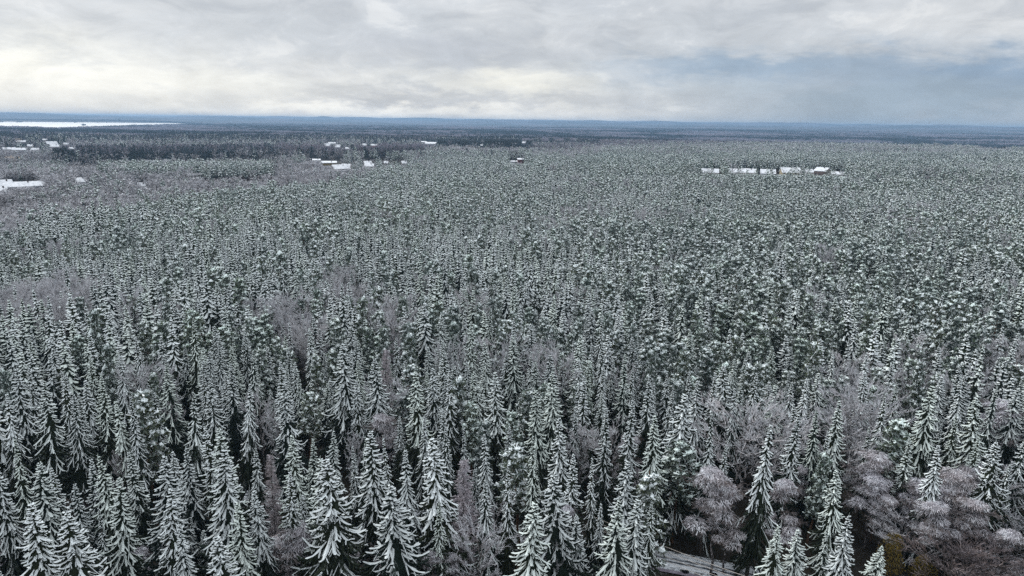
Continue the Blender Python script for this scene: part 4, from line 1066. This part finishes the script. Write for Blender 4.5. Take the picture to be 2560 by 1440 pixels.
def part(nm, mb, mt, par):
    o = bpy.data.objects.new(nm, mb.mesh(nm, [mt])); col.objects.link(o); o.parent = par; return o
for (x, y, wd, dp, wh, rh, rot, st, lab) in HOUSES:
    e = bpy.data.objects.new("house", None); col.objects.link(e)
    e.location = (x, y, float(ground(x, y)) - .3); e.rotation_euler = (0, 0, -math.atan2(x, y) + rot); tag(e, lab, "house", None)
    a_, b_ = wd / 2, dp / 2
    mb = MB(); box(mb, -a_, a_, -b_, b_, 0, wh + .3)
    if rh > 2.2:   # gable ends
        for s in (-1, 1): mb.add([(s * a_, -b_, wh + .3), (s * a_, b_, wh + .3), (s * a_, 0, wh + rh)], [(0, 1, 2)])
    part("wall", mb, WM[st], e)
    mb = MB(); ov = .6; t = .45
    if rh > 2.2:
        for s in (-1, 1):
            y1, z1 = s * (b_ + ov), wh + .3 - ov * .5
            vs = [(-a_ - ov, y1, z1), (a_ + ov, y1, z1), (a_ + ov, 0, wh + .3 + rh), (-a_ - ov, 0, wh + .3 + rh)]
            vs += [(p[0], p[1], p[2] + t) for p in vs]
            mb.add(vs, [(0, 3, 2, 1), (4, 5, 6, 7), (0, 1, 5, 4), (1, 2, 6, 5), (2, 3, 7, 6), (3, 0, 4, 7)])
    else:
        vs = [(-a_ - ov, -b_ - ov, wh + .3), (a_ + ov, -b_ - ov, wh + .3), (a_ + ov, b_ + ov, wh + .3 + rh), (-a_ - ov, b_ + ov, wh + .3 + rh)]
        vs += [(p[0], p[1], p[2] + .6) for p in vs]
        mb.add(vs, [(0, 3, 2, 1), (4, 5, 6, 7), (0, 1, 5, 4), (1, 2, 6, 5), (2, 3, 7, 6), (3, 0, 4, 7)])
    rf_ = part("roof", mb, M_roof, e)
    if wd < 40 or st == 'g':
        mb = MB(); zz = wh + rh * (.6 if rh > 2.2 else .3); box(mb, a_ * .3, a_ * .3 + .9, -1.9, -1.0, zz, zz + 2.4); part("chimney", mb, M_brick, e)
    nw = max(2, min(6, int(wd / 4)))
    for k in range(nw):
        cx_ = -a_ + wd * (k + .5) / nw
        for fl in range(1 if wh < 6 else 2):
            mb = MB(); box(mb, cx_ - .7, cx_ + .7, -b_ - .06, -b_ + .05, 1.3 + fl * 3, 2.8 + fl * 3); part("window", mb, M_glass, e)

# lattice mast at the left edge of the valley
x, y = at(12, 352, 24, 300); e = bpy.data.objects.new("lattice_mast", None); col.objects.link(e); e.location = (x, y, float(ground(x, y)) - .2)
tag(e, "thin dark lattice mast among the trees at the left edge", "mast")
mb = MB(); Hm = 27
C4 = lambda z: [(sx * (1.6 - 1.3 * z / Hm), sy * (1.6 - 1.3 * z / Hm), z) for sx, sy in ((-1, -1), (1, -1), (1, 1), (-1, 1))]
for k in range(4): mb.tube([C4(0)[k], C4(Hm)[k]], [.14, .10], 4)
part("leg_frame", mb, M_bark, e)
mb = MB(); lv = [Hm * i / 10 for i in range(11)]
for i in range(10):
    for k in range(4):
        mb.tube([C4(lv[i])[k], C4(lv[i + 1])[(k + 1) % 4]], [.07, .07], 3); mb.tube([C4(lv[i])[(k + 1) % 4], C4(lv[i + 1])[k]], [.07, .07], 3)
part("cross_bracing", mb, M_bark, e)

# ------------------------------------------------------------------ haze
def haze():
    me = bpy.data.meshes.new("haze"); mb = MB(); box(mb, -19500, 19500, -400, 23500, -48, 92)
    me = mb.mesh("haze", []); mt = bpy.data.materials.new("haze"); mt.use_nodes = True; nt = mt.node_tree; nt.nodes.clear()
    v = nt.nodes.new('ShaderNodeVolumePrincipled'); v.inputs['Color'].default_value = (.38, .60, .88, 1); v.inputs['Density'].default_value = 0.00009; v.inputs['Anisotropy'].default_value = .2
    o_ = nt.nodes.new('ShaderNodeOutputMaterial'); nt.links.new(v.outputs[0], o_.inputs['Volume']); me.materials.append(mt)
    o = bpy.data.objects.new("haze", me); col.objects.link(o); tag(o, "thin blue winter haze over the far woods", "haze", None, 'stuff')
haze()
